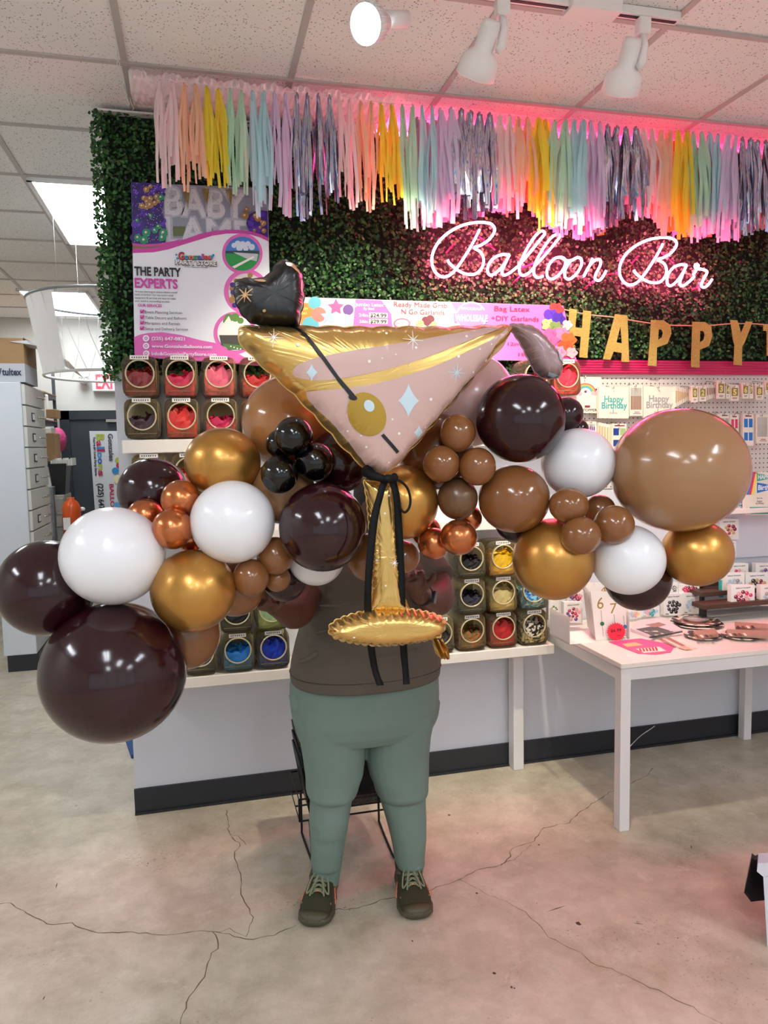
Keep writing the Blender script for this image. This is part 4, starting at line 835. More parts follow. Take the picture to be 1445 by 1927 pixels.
for a in (((1379,926,1404,961), (BL, LBL, TEAL), 'blue balloon bouquet box on the small wall shelf', 3.36), ((1354,976,1390,1015), (RED2, MC['print_gold2'], MRN, CRD), 'red and gold balloon bouquet box under the small wall shelf', 3.46), ((1368,1018,1385,1046), (MC['print_gold2'], RED2), 'narrow bouquet box right of the rear gold balloon', 3.46)):
    card('bouquet_box', a[2], 'balloon pack', *a[0], a[3], .025, M_cardw, f_dots(a[1]), None, False)
# ------------------------------------------------------------------ white display table
TZ = .742
t = thing('display_table', 'white square-legged display table at the right under party goods', 'table', (2.9, 3.1, 0))
TX0, TX1, TY0, TY1 = 1.70, 4.2, 2.73, 3.485
m = MB(); m.bar(TX0, TX1, TY0, TY1, TZ-.022, TZ, M_white, .002); m.build('tabletop', t)
m = MB(); m.bar(TX0+.004, TX1, TY0+.008, TY0+.05, TZ-.078, TZ-.024, M_whitem, .002); m.bar(TX0+.004, TX0+.046, TY0+.05, TY1-.01, TZ-.078, TZ-.024, M_whitem, .002); m.bar(TX0+.004, TX1, TY1-.052, TY1-.015, TZ-.078, TZ-.024, M_whitem, .002); m.build('apron', t)
q = G(1395, 1386)
for (xx, yy) in ((TX0+.026, TY0+.028), (q.x, TY1-.045), (3.9, TY0+.028), (TX0+.026, TY1-.04)):
    if (xx, yy) == (TX0+.026, TY1-.04): continue
    m = MB(); m.bar(xx-.024, xx+.024, yy-.024, yy+.024, 0, TZ-.024, M_whitem, .002); m.build('leg', t)
T = lambda px, py, z=TZ: G(px, py, z)
# standing boxes on the table; (x0,y0,x1,y1, Y, colours, label)
def stand(label, x0, y0, x1, y1, yy, fn, name='bouquet_box', base=None, th=.03, group=None):
    card(name, label, 'balloon pack' if name == 'bouquet_box' else 'card pack', x0, y0, x1, y1, yy, th, base or M_cardw, fn, group, False)
PUR = (MRN, HP, LPK, MC['print_violet'])
stand('burgundy bouquet box standing on the table left of the number candles', 1061, 1133, 1096, 1171, 3.27, f_dots(PUR)); stand('burgundy bouquet box behind the candle rack, higher one', 1067, 1112, 1100, 1132, 3.33, f_dots(PUR, False))
stand('narrow green printed box at the left end of the table', 1032, 1128, 1052, 1167, 3.38, f_dots((mat('print_deepgreen', '#1f8a5a', .5), MC['print_gold2']), False))
stand('pale bouquet box under the dark plum balloon, left one', 1178, 1148, 1207, 1162, 3.36, f_dots((MC['print_yellow'], LBL, LPK), False)); stand('pale mint bouquet box behind the fanned napkins', 1207, 1140, 1241, 1160, 3.38, f_dots((LBL, MC['cloud_pink'], TEAL), False))
stand('black balloon bouquet box on the table behind the plates', 1249, 1117, 1285, 1158, 3.38, f_dots((DRK, DRK, M_ink))); stand('pale blue balloon bouquet box behind the plates', 1285, 1116, 1317, 1155, 3.38, f_dots((LBL, LBL, CRD)))
stand('upper black bouquet box partly behind the white balloon', 1262, 1096, 1276, 1116, 3.40, f_dots((DRK,), False)); stand('deep red card pack peeking over the blue bouquet box', 1277, 1100, 1316, 1116, 3.40, f_dots((MRN, HP), False))
# wooden tier riser
M_wood = mat('dark_walnut', '#4c3326', .45, noise_amt=.3, nscale=30); t = thing('display_riser', 'three step dark wood riser with black posts on the table', 'display riser', W(1400, 1160, 3.3))
for (py, x0, yy) in ((1100, 1318, 3.40), (1118, 1321, 3.30), (1142, 1325, 3.20)):
    a = W(x0, py, yy); m = MB(); m.bar(a.x, 3.3, yy, yy+.10, a.z-.016, a.z+.008, M_wood, .002); m.build('tread', t)
    for xx in (a.x+.03, 3.2):
        m = MB(); m.bar(xx-.009, xx+.009, yy+.03, yy+.05, TZ+.001, a.z-.016, M_ink); m.build('post', t)
stand('burgundy and pink bouquet box in front on the lowest riser step', 1376, 1101, 1420, 1140, 3.22, f_dots((MRN, LPK, HP, MRN))); stand('silver star bouquet box at the right edge on the lowest step', 1431, 1101, 1470, 1140, 3.22, f_dots((LBL, SIL, CRD)))
stand('light blue balloon bouquet box on the middle riser step', 1361, 1078, 1401, 1116, 3.31, f_dots((LBL, LBL, SIL))); stand('gold star and black bouquet box on the middle riser step', 1403, 1078, 1446, 1116, 3.31, f_dots((MC['print_gold2'], DRK, MRN)))
stand('teal striped thin pack beside the light blue bouquet box', 1355, 1092, 1361, 1124, 3.32, None, 'card_pack', TEAL, .012); stand('pink rose bouquet box on the top riser step', 1374, 1060, 1408, 1096, 3.41, f_dots((LPK, HP, CRD))); stand('lilac star bouquet box on the top riser step at the right', 1422, 1060, 1460, 1096, 3.41, f_dots((MC['print_violet'], SIL)))
stand('small pink card left on the top riser step', 1338, 1083, 1362, 1100, 3.41, f_dots((HP, LPK), False)); stand('orange red slim pack beside the rose bouquet box', 1364, 1068, 1373, 1097, 3.41, None, 'card_pack', mat('print_vermilion', '#d4583c', .5), .012)
# number candle rack with fanned cards and red price burst
t = thing('candle_rack', 'clear acrylic rack of number candle cards with red price burst on the table', 'display rack', T(1120, 1190))
m = MB(); a = T(1085, 1212); b = T(1180, 1205)
m.bar(a.x-.04, b.x+.02, a.y+.0, a.y+.20, TZ+.001, TZ+.006, M_cl); m.bar(b.x+.015, b.x+.02, a.y, a.y+.2, TZ+.001, TZ+.13, M_cl); m.bar(a.x-.04, a.x-.035, a.y, a.y+.2, TZ+.001, TZ+.13, M_cl); m.build('acrylic_tray', t)
def slip(x0, y0, x1, y1, yy, dg, dot, lab):
    p = Print(yy, .0005); p.base([(x0, y0), (x1, y0), (x1+6, y1), (x0+10, y1)], M_cardw, .003)
    cx = (x0+x1)/2+4; dg and p.text(dg, cx-7, y0+(y1-y0)*.36, cx+5, (y1-y0)*.24, M_gold, .0)
    p.poly([(cx-.6, y0+(y1-y0)*.38), (cx+.6, y0+(y1-y0)*.38), (cx+5, y1-8), (cx+4, y1-8)], SIL)
    if dot: p.many([(cx+2.5, y0+(y1-y0)*.66, 4)], dot, 14)
    o = p.mb.build('number_candle_card', loc=W(cx, (y0+y1)/2, yy)); tag(o, lab, 'candle card')
yb = a.y+.01
for k in range(8): slip(1096+k*1.9, 1096+k*2.4, 1120+k*1.9, 1180+k*3.2, yb+.13-.013*k, '5' if k < 4 else '6', None, 'white number candle card in the left fan, %s from the back' % ('first second third fourth fifth sixth seventh eighth'.split()[k]))
slip(1111, 1113, 1142, 1205, yb+.004, '6', mat('dot_green', '#15804c', .5), 'number 6 candle card with green dot at the front of the rack'); slip(1118, 1096, 1146, 1160, yb+.09, '4', None, 'number 4 candle card behind the number 6 card')
slip(1140, 1125, 1162, 1207, yb+.006, '7', mat('dot_red', '#d8263c', .5), 'number 7 candle card with red dot beside the number 6 card'); slip(1158, 1130, 1180, 1205, yb+.008, '', mat('dot_blue', '#1b8cc8', .5), 'candle card with blue dot at the right of the rack')
p = Print(yb-.012, .0004); p.base([(1160+18*(1 if k % 2 else .86)*math.cos(k*math.pi/24), 1189+17.5*(1 if k % 2 else .86)*math.sin(k*math.pi/24)) for k in range(48)], mat('neon_red_card', '#ee3550', .5), .002)
p.text('$6.99', 1149, 1190, 1169, 6, M_ink, .01); p.text('ea', 1162, 1197, 1168, 3, M_ink, .0); tag(p.mb.build('price_burst', loc=W(1160, 1189, yb)), 'red starburst price tag reading $6.99 on the candle rack', 'price tag')
def flat(name, label, cat, pts, mt, th=.004, extra=None, z=TZ):
    m = MB(); m.ext([T(a, b, z+.001) for a, b in pts], (0, 0, th), mt)
    k = 0
    for q, c in (extra or []): k += 1; m.poly([T(a, b, z+.001+th)+Z*.0004*k for a, b in q], c)
    return tag(m.build(name, loc=T(*pts[0])), label, cat)
flat('flyer', 'bright pink flyer lying at the front corner of the table', 'flyer', [(1145,1208),(1205,1202),(1270,1215),(1262,1228),(1233,1232),(1200,1230)], mat('flyer_pink', '#ee5c96', .5), .002, [([(1196,1221),(1240,1217),(1254,1225),(1212,1229)], CRD), ([(1170,1212),(1195,1209),(1210,1214),(1180,1218)], mat('flyer_gold', '#e8c08a', .5))]+[([(1202+k*6,1221-k*.4),(1205+k*6,1220.6-k*.4),(1208+k*6,1226-k*.2),(1205+k*6,1226.5-k*.2)], RED2) for k in range(6)])
def cow(): 
    m = mat('cow_print', '#efe8dc', .3)
    if len(m.node_tree.nodes) > 3: return m
    nt = m.node_tree; b = nt.nodes['Principled BSDF']; tc = nt.nodes.new('ShaderNodeTexCoord'); v = nt.nodes.new('ShaderNodeTexNoise'); v.inputs['Scale'].default_value = 22; v.inputs['Detail'].default_value = 1; r = nt.nodes.new('ShaderNodeValToRGB'); e = r.color_ramp.elements; e[0].position = .46; e[0].color = lin('#efe8dc'); e[1].position = .5; e[1].color = lin('#4a3a32')
    nt.links.new(tc.outputs['Object'], v.inputs['Vector']); nt.links.new(v.outputs['Fac'], r.inputs[0]); nt.links.new(r.outputs[0], b.inputs['Base Color']); return m
COW = cow(); KRAFT = mat('rose_brown', '#a5796a', .4)
flat('napkin_pack', 'cow print napkin pack lying behind the pink flyer', 'napkin pack', [(1186,1188),(1222,1201),(1285,1190),(1245,1166),(1200,1172)], mat('pack_lilac', '#e8dce2', .3), .014, [([(1196,1184),(1228,1197),(1268,1189),(1232,1178)], COW), ([(1214,1176),(1240,1171),(1254,1176),(1232,1181)], KRAFT), ([(1222,1201),(1285,1190),(1283,1188),(1221,1198.5)], M_ink)])
for k, (cx, cy, rr, lab, inner) in enumerate(((1311,1176,.125,'large cow print plate pack at the bottom of the round stack', 0), (1309,1171,.115,'cow print plate pack on top of the round stack', 1))):
    c = T(cx, cy, TZ+.012*k); m = MB(); m.lathe([(.0, .001), (.001, rr*.72), (.008, rr), (.012, rr), (.006, rr*.72), (.005, .001)], c+Z*.001, (0, 0, 1), COW, 40)
    if inner: m.lathe([(.0075, .001), (.0075, rr*.66)], c, (0, 0, 1), KRAFT, 32); m.lathe([(.016, rr*.30), (.020, rr*.55), (.018, .001)], c, (0, 0, 1), mat_glass('pack_wrap', '#ffffff', .75, .15), 20)
    tag(m.build('plate_pack', loc=c), lab, 'plate pack')
for k, (cx, cy, rr, lab) in enumerate(((1322,1200,.085,'small cow print plate pack in front of the round stack'), (1394,1200,.088,'small cow print plate pack at the right of the table'))):
    c = T(cx, cy); m = MB(); m.lathe([(.0, .001), (.001, rr*.7), (.012, rr), (.014, rr), (.008, rr*.7), (.007, .001)], c+Z*.001, (0, 0, 1), COW, 36); tag(m.build('plate_pack', loc=c), lab, 'plate pack')
flat('cutlery_pack', 'clear pack of rose gold spoons beside the pink flyer', 'cutlery pack', [(1232,1203),(1262,1198),(1313,1222),(1290,1224)], mat_glass('cutlery_sleeve', '#fff6ee', .7, .15), .004, [([(1238,1203),(1244,1201),(1272,1216),(1270,1218)], KRAFT), ([(1252,1201),(1258,1199),(1290,1215),(1286,1217)], KRAFT), ([(1274,1218),(1288,1216),(1304,1222),(1290,1223)], mat('rose_card', '#e0b49c', .5))])
for k, (pts, lab) in enumerate((([(1304,1193),(1345,1189),(1352,1199),(1312,1204)], 'brown ribboned cutlery pack on the small plates'), ([(1367,1190),(1446,1193),(1446,1202),(1368,1198)], 'long brown cutlery pack at the right edge of the table'), ([(1382,1176),(1446,1180),(1446,1188),(1384,1186)], 'upper cutlery pack with black handles at the right'))):
    flat('cutlery_pack', lab, 'cutlery pack', pts, mat('kraft_pack', '#b08a76', .3), .016, [([(pts[0][0]+3+j*9, pts[0][1]+2), (pts[0][0]+8+j*9, pts[0][1]+2), (pts[0][0]+12+j*9, pts[0][1]+7), (pts[0][0]+7+j*9, pts[0][1]+7)], (BRO, CRD, DRK)[(j+k) % 3]) for j in range(4)], z=TZ+.015)
# ------------------------------------------------------------------ latex balloons of the garland
def latex(name, c, rough=.16, metal=0., coat=.5, sub=0.): return mat('latex_'+name, c, rough, metal, coat, noise_amt=.03, nscale=6, bump=.02, bscale=9, sub=sub)
LX = {'plum': latex('plum', '#2a0b13', .15, 0, .1), 'white': latex('white', '#eef0f4', .28, 0, .3), 'gold': latex('gold', '#c28f45', .32, .78, .25), 'copper': latex('copper', '#c47444', .25, .88, .3),
      'mocha': latex('mocha', '#85552f', .18, 0, .3), 'tan': latex('tan', '#9f7650', .2, 0, .3), 'caramel': latex('caramel', '#ab7443', .18, 0, .5), 'black': latex('black', '#0b0808', .14, 0, .2),
      'taupe': latex('taupe', '#6b4c33', .3, 0, .2), 'cocoa': latex('cocoa', '#6c3b22', .2, 0, .4), 'pink': latex('pink', '#e6c3c2', .2, 0, .4, .1)}
DEP = [1.99, 1.93, 1.96, 2.14, 1.98, 2.03, 1.93, 2.02, 1.96, 2.04, 1.96, 2.14, 2.1, 1.99, 2.02, 2.06, 2.17, 2.08, 1.96, 2.02, 1.96, 2.0, 2.11, 1.96, 2.1, 2.15, 2.08, 2.05, 2.02, 1.96, 1.96, 1.96, 1.99, 2.05, 2.11, 2.08, 2.13, 2.11, 2.2, 1.99, 2.08, 2.12, 2.05, 2.02, 2.14, 2.04, 1.96, 2.08, 1.96, 1.93, 2.02, 2.02, 2.08, 2.16]
BL_ = [
(88,1106,89,90,'plum','glossy dark plum balloon at the far left end of the garland'),
(213,1046,96,92,'white','large white balloon above the biggest plum balloon at lower left'),
(215,1264,133,130,'plum','biggest dark plum balloon hanging lowest at the left'),
(289,925,66,63,'plum','dark plum balloon at upper left, behind the copper trio'),
(340,940,37,37,'copper','topmost copper balloon of the left cluster'),
(274,971,34,33,'copper','copper balloon at the left of its trio above the white balloon'),
(325,995,38,39,'copper','lowest and frontmost copper balloon of the left trio'),
(358,1012,27,27,'copper','copper balloon half hidden behind the left trio beside the white balloon'),
(438,982,79,78,'white','white balloon in the middle of the left wing'),
(419,871,71,66,'gold','chrome gold balloon at the top of the left wing'),
(364,1111,79,77,'gold','chrome gold balloon at the bottom of the left wing'),
(352,1192,62,67,'mocha','brown balloon hanging under the lower left gold balloon'),
(443,1105,54,55,'mocha','brown balloon behind the lower gold and small mocha balloons at left'),
(472,1087,34,36,'mocha','small mocha balloon below the left centre white balloon'),
(518,1046,35,36,'mocha','small mocha balloon touching the centre plum balloon on its left'),
(522,1089,25,25,'mocha','tiny mocha balloon above the left hand'),
(545,797,89,89,'caramel','large caramel balloon behind the left side of the foil cup'),
(532,925,61,61,'tan','tan balloon behind the black cluster'),
(553,821,36,37,'black','topmost black balloon of the black cluster'),
(527,836,27,28,'black','black balloon mostly hidden behind the topmost black one'),
(526,893,35,36,'black','lower left black balloon of the black cluster'),
(592,869,38,37,'black','right black balloon of the cluster next to the cup'),
(638,868,60,60,'plum','dark plum balloon in shade behind the cup point'),
(607,992,82,84,'plum','dark plum balloon left of the gold foil stem'),
(595,1048,54,54,'white','white balloon peeking out under the centre plum balloon'),
(535,1090,42,42,'plum','dark plum balloon behind the left hand'),
(700,1050,48,48,'mocha','brown balloon directly behind the gold foil stem'),
(758,945,67,70,'gold','chrome gold balloon right behind the foil stem'),
(861,938,38,40,'taupe','dull taupe balloon under the right mocha trio'),
(861,815,34,36,'mocha','top mocha balloon of the trio right of the cup'),
(830,873,35,35,'mocha','left mocha balloon of the trio right of the cup'),
(898,878,35,36,'mocha','right mocha balloon of the trio beside the cup'),
(863,1011,35,34,'copper','brightest copper balloon on the right above the sleeve'),
(816,1023,30,30,'copper','copper balloon just below the gold balloon behind the stem'),
(802,1000,28,28,'copper','copper balloon squeezed between gold balloon and other coppers'),
(882,975,25,25,'copper','shaded copper balloon behind the bright right copper one'),
(758,1048,32,32,'mocha','mocha balloon above the raised hand'),
(820,850,72,72,'cocoa','reddish cocoa balloon behind the right side of the cup'),
(882,752,88,88,'pink','large pale pink balloon behind the right side of the foil cup'),
(979,788,84,83,'plum','big dark plum balloon below the foil twist'),
(1065,780,32,33,'plum','small plum balloon right of the big upper plum balloon'),
(1087,808,20,20,'plum','tiny plum balloon above the upper right white balloon'),
(1088,872,69,66,'white','white balloon in the upper part of the right wing'),
(967,939,67,64,'mocha','medium mocha balloon under the big upper plum balloon'),
(975,978,45,45,'plum','dark balloon hidden under the medium mocha balloon'),
(1041,1052,76,77,'gold','big chrome gold balloon at the bottom of the right wing'),
(1070,951,37,34,'mocha','small mocha balloon at the top left of the right foursome'),
(1128,960,30,29,'mocha','small mocha balloon hidden at the back of the right foursome'),
(1155,988,38,37,'mocha','small mocha balloon at the right of the foursome'),
(1093,1008,38,36,'mocha','small mocha balloon lowest in the right foursome'),
(1277,885,126,116,'tan','huge tan balloon at the right end of the garland'),
(1182,1053,68,66,'white','lower white balloon of the right wing'),
(1311,1041,66,62,'gold','gold balloon hanging under the huge tan balloon'),
(1200,1088,62,61,'plum','dark plum balloon lowest at the right behind the white one')]
CORE = D(722, 985, 2.16)
for (px, py, rx, ry, mk, lab), d in zip(BL_, DEP):
    c = D(px, py, d); R_ = (rx+ry)/2*d/F
    dirn = (D(px+(722-px)*.25, 985, 2.45)-c).normalized()     # the knot points back to the garland's core
    q = Vector((0, 0, 1)).rotation_difference(dirn).to_matrix(); m = MB(); seg, rings = 48, 28; vs = []
    sc = Matrix.Identity(3)
    for i in range(rings+1):
        th = math.pi*i/rings; k = 1+.0*th; z_ = math.cos(th); bulge = .045*max(0, z_)**3
        rr = math.sin(th)*(1-.03*max(0, z_)**2)
        for j in range(seg):
            ph = 2*math.pi*j/seg; vs.append(q @ Vector((rr*math.cos(ph), rr*math.sin(ph), z_+bulge)))
    # stretch in the picture's horizontal when the balloon is wider than tall
    ax = _r; kx = rx/((rx+ry)/2)-1; ky = ry/((rx+ry)/2)-1; vs = [v+_r*(v.dot(_r)*kx)+_u*(v.dot(_u)*ky) for v in vs]
    m.add([c+v*R_ for v in vs], [(i*seg+k, (i+1)*seg+k, (i+1)*seg+(k+1) % seg, i*seg+(k+1) % seg) for i in range(rings) for k in range(seg)], LX[mk], True)
    e = c+dirn*R_*1.03; m.lathe([(-.002, R_*.13), (.008, .005), (.014, .004), (.017, .009), (.024, .011), (.025, .004)], e, dirn, LX[mk], 14)
    tag(m.build('latex_balloon', loc=c), lab, 'balloon')
# ------------------------------------------------------------------ foil martini glass balloon
M_foil = mat('gold_foil', '#e3bd72', .27, .88, noise_amt=.04, nscale=8, bump=.05, bscale=14); M_fpink = mat('foil_pink_print', '#cfaea6', .36, .1, coat=.1); M_fblk = mat('foil_black', '#101014', .33, .0, coat=.1)
M_fblue = mat('foil_pale_blue', '#c9dfe8', .35, .1); M_fwht = mat('foil_white_print', '#f4f2ee', .4); M_ftan = mat('foil_tan_print', '#d8ab7c', .35, .3); M_olv = mat('foil_olive_gold', '#b89440', .28, .8)
class Foil:
    def __init__(s, outline, yc, T, scal=0., nsc=40, pleat=.0016, npl=70, ctr=None, p=3.0, back=None):
        s.y = yc; s.T = T; s.pl = pleat; s.np = npl; s.back = back
        pts = smooth_path([Vector((a, b, 0)) for a, b in outline], 12, True)
        P3 = [W(v.x, v.y, yc) for v in pts]; xy = np.array([(v.x, v.z) for v in P3])
        seg = np.linalg.norm(np.roll(xy, -1, 0)-xy, axis=1); cum = np.concatenate([[0], np.cumsum(seg)]); tot = cum[-1]; N = 420
        tt = np.linspace(0, tot, N, endpoint=False); cx = np.interp(tt, cum, np.append(xy[:, 0], xy[0, 0])); cy = np.interp(tt, cum, np.append(xy[:, 1], xy[0, 1])); O = np.stack([cx, cy], 1)
        tg = np.roll(O, -1, 0)-np.roll(O, 1, 0); tg /= np.linalg.norm(tg, axis=1)[:, None]; nr = np.stack([tg[:, 1], -tg[:, 0]], 1)
        c = O.mean(0) if ctr is None else np.array([W(ctr[0], ctr[1], yc).x, W(ctr[0], ctr[1], yc).z])
        if ((O-c)*nr).sum() < 0: nr = -nr
        u = np.arange(N)/N
        O = O+nr*(scal*(np.abs(np.sin(math.pi*nsc*u))-.5))[:, None]
        s.O = O; s.c = c; s.u = u; s.p = p
        s.dm = s.dist(c[None])[0]; 
        gx = np.concatenate([O*(1-k)+c*k for k in np.linspace(0.05, 1, 20)]); s.dm = max(s.dist(gx).max(), 1e-4)
    def dist(s, q):
        d = np.linalg.norm(q[:, None]-s.O[None], axis=2)+1e-5; return (np.mean(d**-s.p, axis=1))**(-1/s.p)
    def h(s, q):
        d = np.linalg.norm(q[:, None]-s.O[None], axis=2)+1e-5; k = d.argmin(1); dn = d[np.arange(len(q)), k]
        ds = (np.mean(d**-s.p, axis=1))**(-1/s.p); t = np.clip(ds/s.dm, 0, 1); e = np.clip(dn/.03, 0, 1)
        base = s.T*np.sqrt(np.clip(1-(1-t)**2.4, 0, 1))*np.sqrt(1-(1-e)**2)
        ph = 2*math.pi*s.np*s.u[k]
        return base+s.pl*np.sin(ph+3*np.sin(ph*.13))*np.exp(-dn/.035)*np.minimum(1, dn/.004)+.0006*np.sin(q[:, 0]*31+q[:, 1]*19)
    def mesh(s, mb, mt, mt_back=None):
        N = len(s.O); lv = [0, .012, .03, .055, .085, .12, .16, .21, .27, .34, .42, .5, .6, .7, .8, .9, .97]
        Q = np.concatenate([s.O*(1-k)+s.c*k for k in lv]+[s.c[None]]); hh = s.h(Q); hh[:N] = 0
        fs = [(i*N+k, (i+1)*N+k, (i+1)*N+(k+1) % N, i*N+(k+1) % N) for i in range(len(lv)-1) for k in range(N)]+[((len(lv)-1)*N+k, len(Q)-1, (len(lv)-1)*N+(k+1) % N) for k in range(N)]
        mb.add([(a, s.y-z, b) for (a, b), z in zip(Q, hh)], fs, mt, True)
        mb.add([(a, s.y+z*.9, b) for (a, b), z in zip(Q, hh)], [f[::-1] for f in fs], mt_back or mt, True)
        # crimped seam rim
        sm = [Vector((a, s.y, b)) for a, b in s.O[::2]]; mb.tube(sm, .0022, mt, 5, True)
    def decal(s, mb, pts, mt, lift=.0024, fine=.009):
        bm = bmesh.new(); vs = [bm.verts.new((W(a, b, s.y).x, 0, W(a, b, s.y).z)) for a, b in pts]; bm.faces.new(vs); bmesh.ops.triangulate(bm, faces=bm.faces[:])
        for _ in range(6):
            es = [e for e in bm.edges if e.calc_length() > fine]
            if not es: break
            bmesh.ops.subdivide_edges(bm, edges=es, cuts=1); bmesh.ops.triangulate(bm, faces=bm.faces[:])
        bm.verts.index_update(); Q = np.array([(v.co.x, v.co.z) for v in bm.verts]); hh = s.h(Q)
        fs = []
        for f in bm.faces:
            idx = [v.index for v in f.verts]; 
            if f.normal.y > 0: idx = idx[::-1]
            fs.append(idx)
        mb.add([(a, s.y-z-lift, b) for (a, b), z in zip(Q, hh)], fs, mt, True); bm.free()
def star8(cx, cy, r, w_=1.3, n=4, rot=.1):
    out = []
    for k in range(n):
        a = rot+k*math.pi/n; dx, dy = math.cos(a), math.sin(a); rr = r*(1 if k % 2 == 0 else .72); out.append([(cx+dx*rr-dy*w_*.4, cy+dy*rr+dx*w_*.4), (cx-dy*w_, cy+dx*w_), (cx-dx*rr-dy*w_*.4, cy-dy*rr+dx*w_*.4), (cx-dx*rr+dy*w_*.4, cy-dy*rr-dx*w_*.4), (cx+dy*w_, cy-dx*w_), (cx+dx*rr+dy*w_*.4, cy+dy*rr-dx*w_*.4)])
    return out
def spark(cx, cy, rx, ry):
    return [(cx+rx*math.copysign(abs(math.cos(a))**2.6, math.cos(a)), cy+ry*math.copysign(abs(math.sin(a))**2.6, math.sin(a))) for a in [k*math.pi/16 for k in range(32)]]
ell2 = lambda cx, cy, rx, ry, rot=0, n=28: [(cx+rx*math.cos(a)*math.cos(rot)-ry*math.sin(a)*math.sin(rot), cy+rx*math.cos(a)*math.sin(rot)+ry*math.sin(a)*math.cos(rot)) for a in [2*math.pi*k/n for k in range(n)]]
c5 = lambda L: cz(2.157, 430, 480, L); c2 = lambda L: cz(2.833, 450, 760, L)
foil = thing('martini_balloon', 'big gold and pink martini glass foil balloon held in front of the person', 'foil balloon', W(725, 1150, 1.84))
YC = 1.86
cup = Foil([(448,627),(452,617),(470,615),(530,615),(600,615),(680,616),(760,616),(840,616),(910,614),(948,613),(958,617),(958,630),(935,662),(900,700),(862,745),(820,792),(780,838),(742,878),(728,892),(712,894),(694,887),(670,866),(640,836),(610,802),(575,765),(540,730),(500,695),(465,660),(451,642)], YC, .085, .0045, 26, .0024, 95, (705,715), 3.2)
m = MB(); cup.mesh(m, M_foil)
cup.decal(m, c5([(245,495),(248,475),(265,458),(320,437),(420,415),(500,400),(600,385),(700,368),(800,350),(900,330),(1000,310),(1075,297),(1100,293),(1060,315),(980,345),(900,377),(800,417),(700,452),(600,480),(500,502),(400,519),(330,521),(285,514),(256,505)]), M_fpink)
cup.decal(m, c5([(300,562),(400,556),(480,548),(550,536),(630,518),(700,497),(780,470),(850,441),(930,405),(1000,370),(1060,335),(1105,303),(1090,332),(1050,365),(1028,400),(1010,430),(1000,462),(975,488),(945,515),(905,560),(865,615),(830,650),(790,700),(755,745),(720,782),(690,822),(655,860),(630,876),(600,882),(570,874),(545,850),(500,795),(460,748),(420,700),(375,655),(340,622),(310,590)]), M_fpink)
for q in ((170,352,40),(712,362,40),(882,490,38)):
    for d_ in star8(*c5([(q[0], q[1])])[0], q[2]/2.157, 1.0): cup.decal(m, d_, M_fwht if q[0] < 800 else M_fblue, .0036)
for q in ((317,490,23,34),(692,600,42,67),(737,722,22,28)): cup.decal(m, spark(*c5([(q[0], q[1])])[0], q[2]/2.157, q[3]/2.157), M_fblue, .0036)
for (x, y, r) in ((263,382,7),(540,447,6),(590,435,3),(611,335,5),(722,393,5),(888,426,6),(923,347,5),(973,398,4),(1007,440,5),(1021,378,3),(952,487,4),(780,594,6),(630,672,4),(657,727,5),(533,779,5),(461,717,4),(621,840,3),(765,703,4),(510,735,3),(643,420,3),(694,463,3),(120,300,4)):
    cup.decal(m, ell2(*c5([(x, y)])[0], r/2.157, r/2.157, 0, 10), M_fwht, .0034)
cup.decal(m, c5([(246,293),(262,292),(300,340),(360,420),(420,505),(488,583),(474,598),(455,572),(400,502),(340,418),(290,348)]), M_fblk, .004)
cup.decal(m, ell2(*c5([(530,652)])[0], 33, 41, -.5), M_olv, .0046); cup.decal(m, ell2(*c5([(475,588)])[0], 8, 5, .3), M_fblk, .0056)
cup.decal(m, ell2(*c5([(538,620)])[0], 9, 11, -.5), M_fblue, .0058); cup.decal(m, c5([(585,735),(596,727),(661,797),(650,806)]), M_fblk, .004)
m.build('cup', foil)
hrt = Foil(c5([(72,258),(100,276),(150,288),(200,291),(250,293),(284,288),(288,262),(296,225),(305,180),(303,130),(298,85),(275,48),(245,28),(212,22),(190,42),(172,72),(150,88),(120,98),(85,96),(50,98),(28,112),(24,150),(32,195),(50,232)]), YC-.01, .055, .0025, 20, .0011, 44, c5([(175,170)])[0], 3)
m = MB(); hrt.mesh(m, M_fblk)
for d_ in star8(*c5([(62,178)])[0], 17, 1.6, 4, .9): hrt.decal(m, d_, M_ftan, .002)
hrt.decal(m, c5([(222,48),(240,42),(262,52),(280,75),(284,98),(268,84),(245,66),(228,62)]), M_ftan, .002); hrt.decal(m, ell2(*c5([(122,117)])[0], 11, 3.6, .25), M_ftan, .002); hrt.decal(m, ell2(*c5([(290,138)])[0], 2.6, 12, .05), M_ftan, .002); hrt.decal(m, ell2(*c5([(137,242)])[0], 3, 2.5), M_ftan, .002)
m.build('black_olive', foil)['label'] = 'black heart-shaped olive with tan star'
tw = Foil(c5([(1138,286),(1165,281),(1200,283),(1235,292),(1272,318),(1305,352),(1338,392),(1352,430),(1350,470),(1338,495),(1300,502),(1262,492),(1236,462),(1216,425),(1198,385),(1175,345),(1150,310)]), YC-.005, .036, .0022, 18, .001, 40, c5([(1262,395)])[0], 3)
m = MB(); tw.mesh(m, mat('foil_mauve', '#a98f90', .28, .45)); tw.decal(m, c5([(1312,392),(1330,385),(1346,425),(1340,445),(1318,428)]), M_fblue, .002); tw.decal(m, c5([(1278,478),(1310,488),(1330,492),(1305,499),(1285,492)]), M_fblue, .002); m.build('lemon_twist', foil)['label'] = 'mauve curled twist with pale blue patches'
stem = Foil(c2([(664,405),(690,412),(760,412),(822,408),(826,440),(830,520),(838,620),(846,720),(854,820),(862,920),(866,1000),(878,1050),(905,1092),(880,1108),(800,1112),(720,1108),(688,1092),(700,1050),(710,1000),(702,920),(698,820),(694,720),(688,620),(680,520),(670,450)]), YC-.01, .036, .002, 40, .0018, 70, c2([(772,800)])[0], 3)
m = MB(); stem.mesh(m, M_foil)
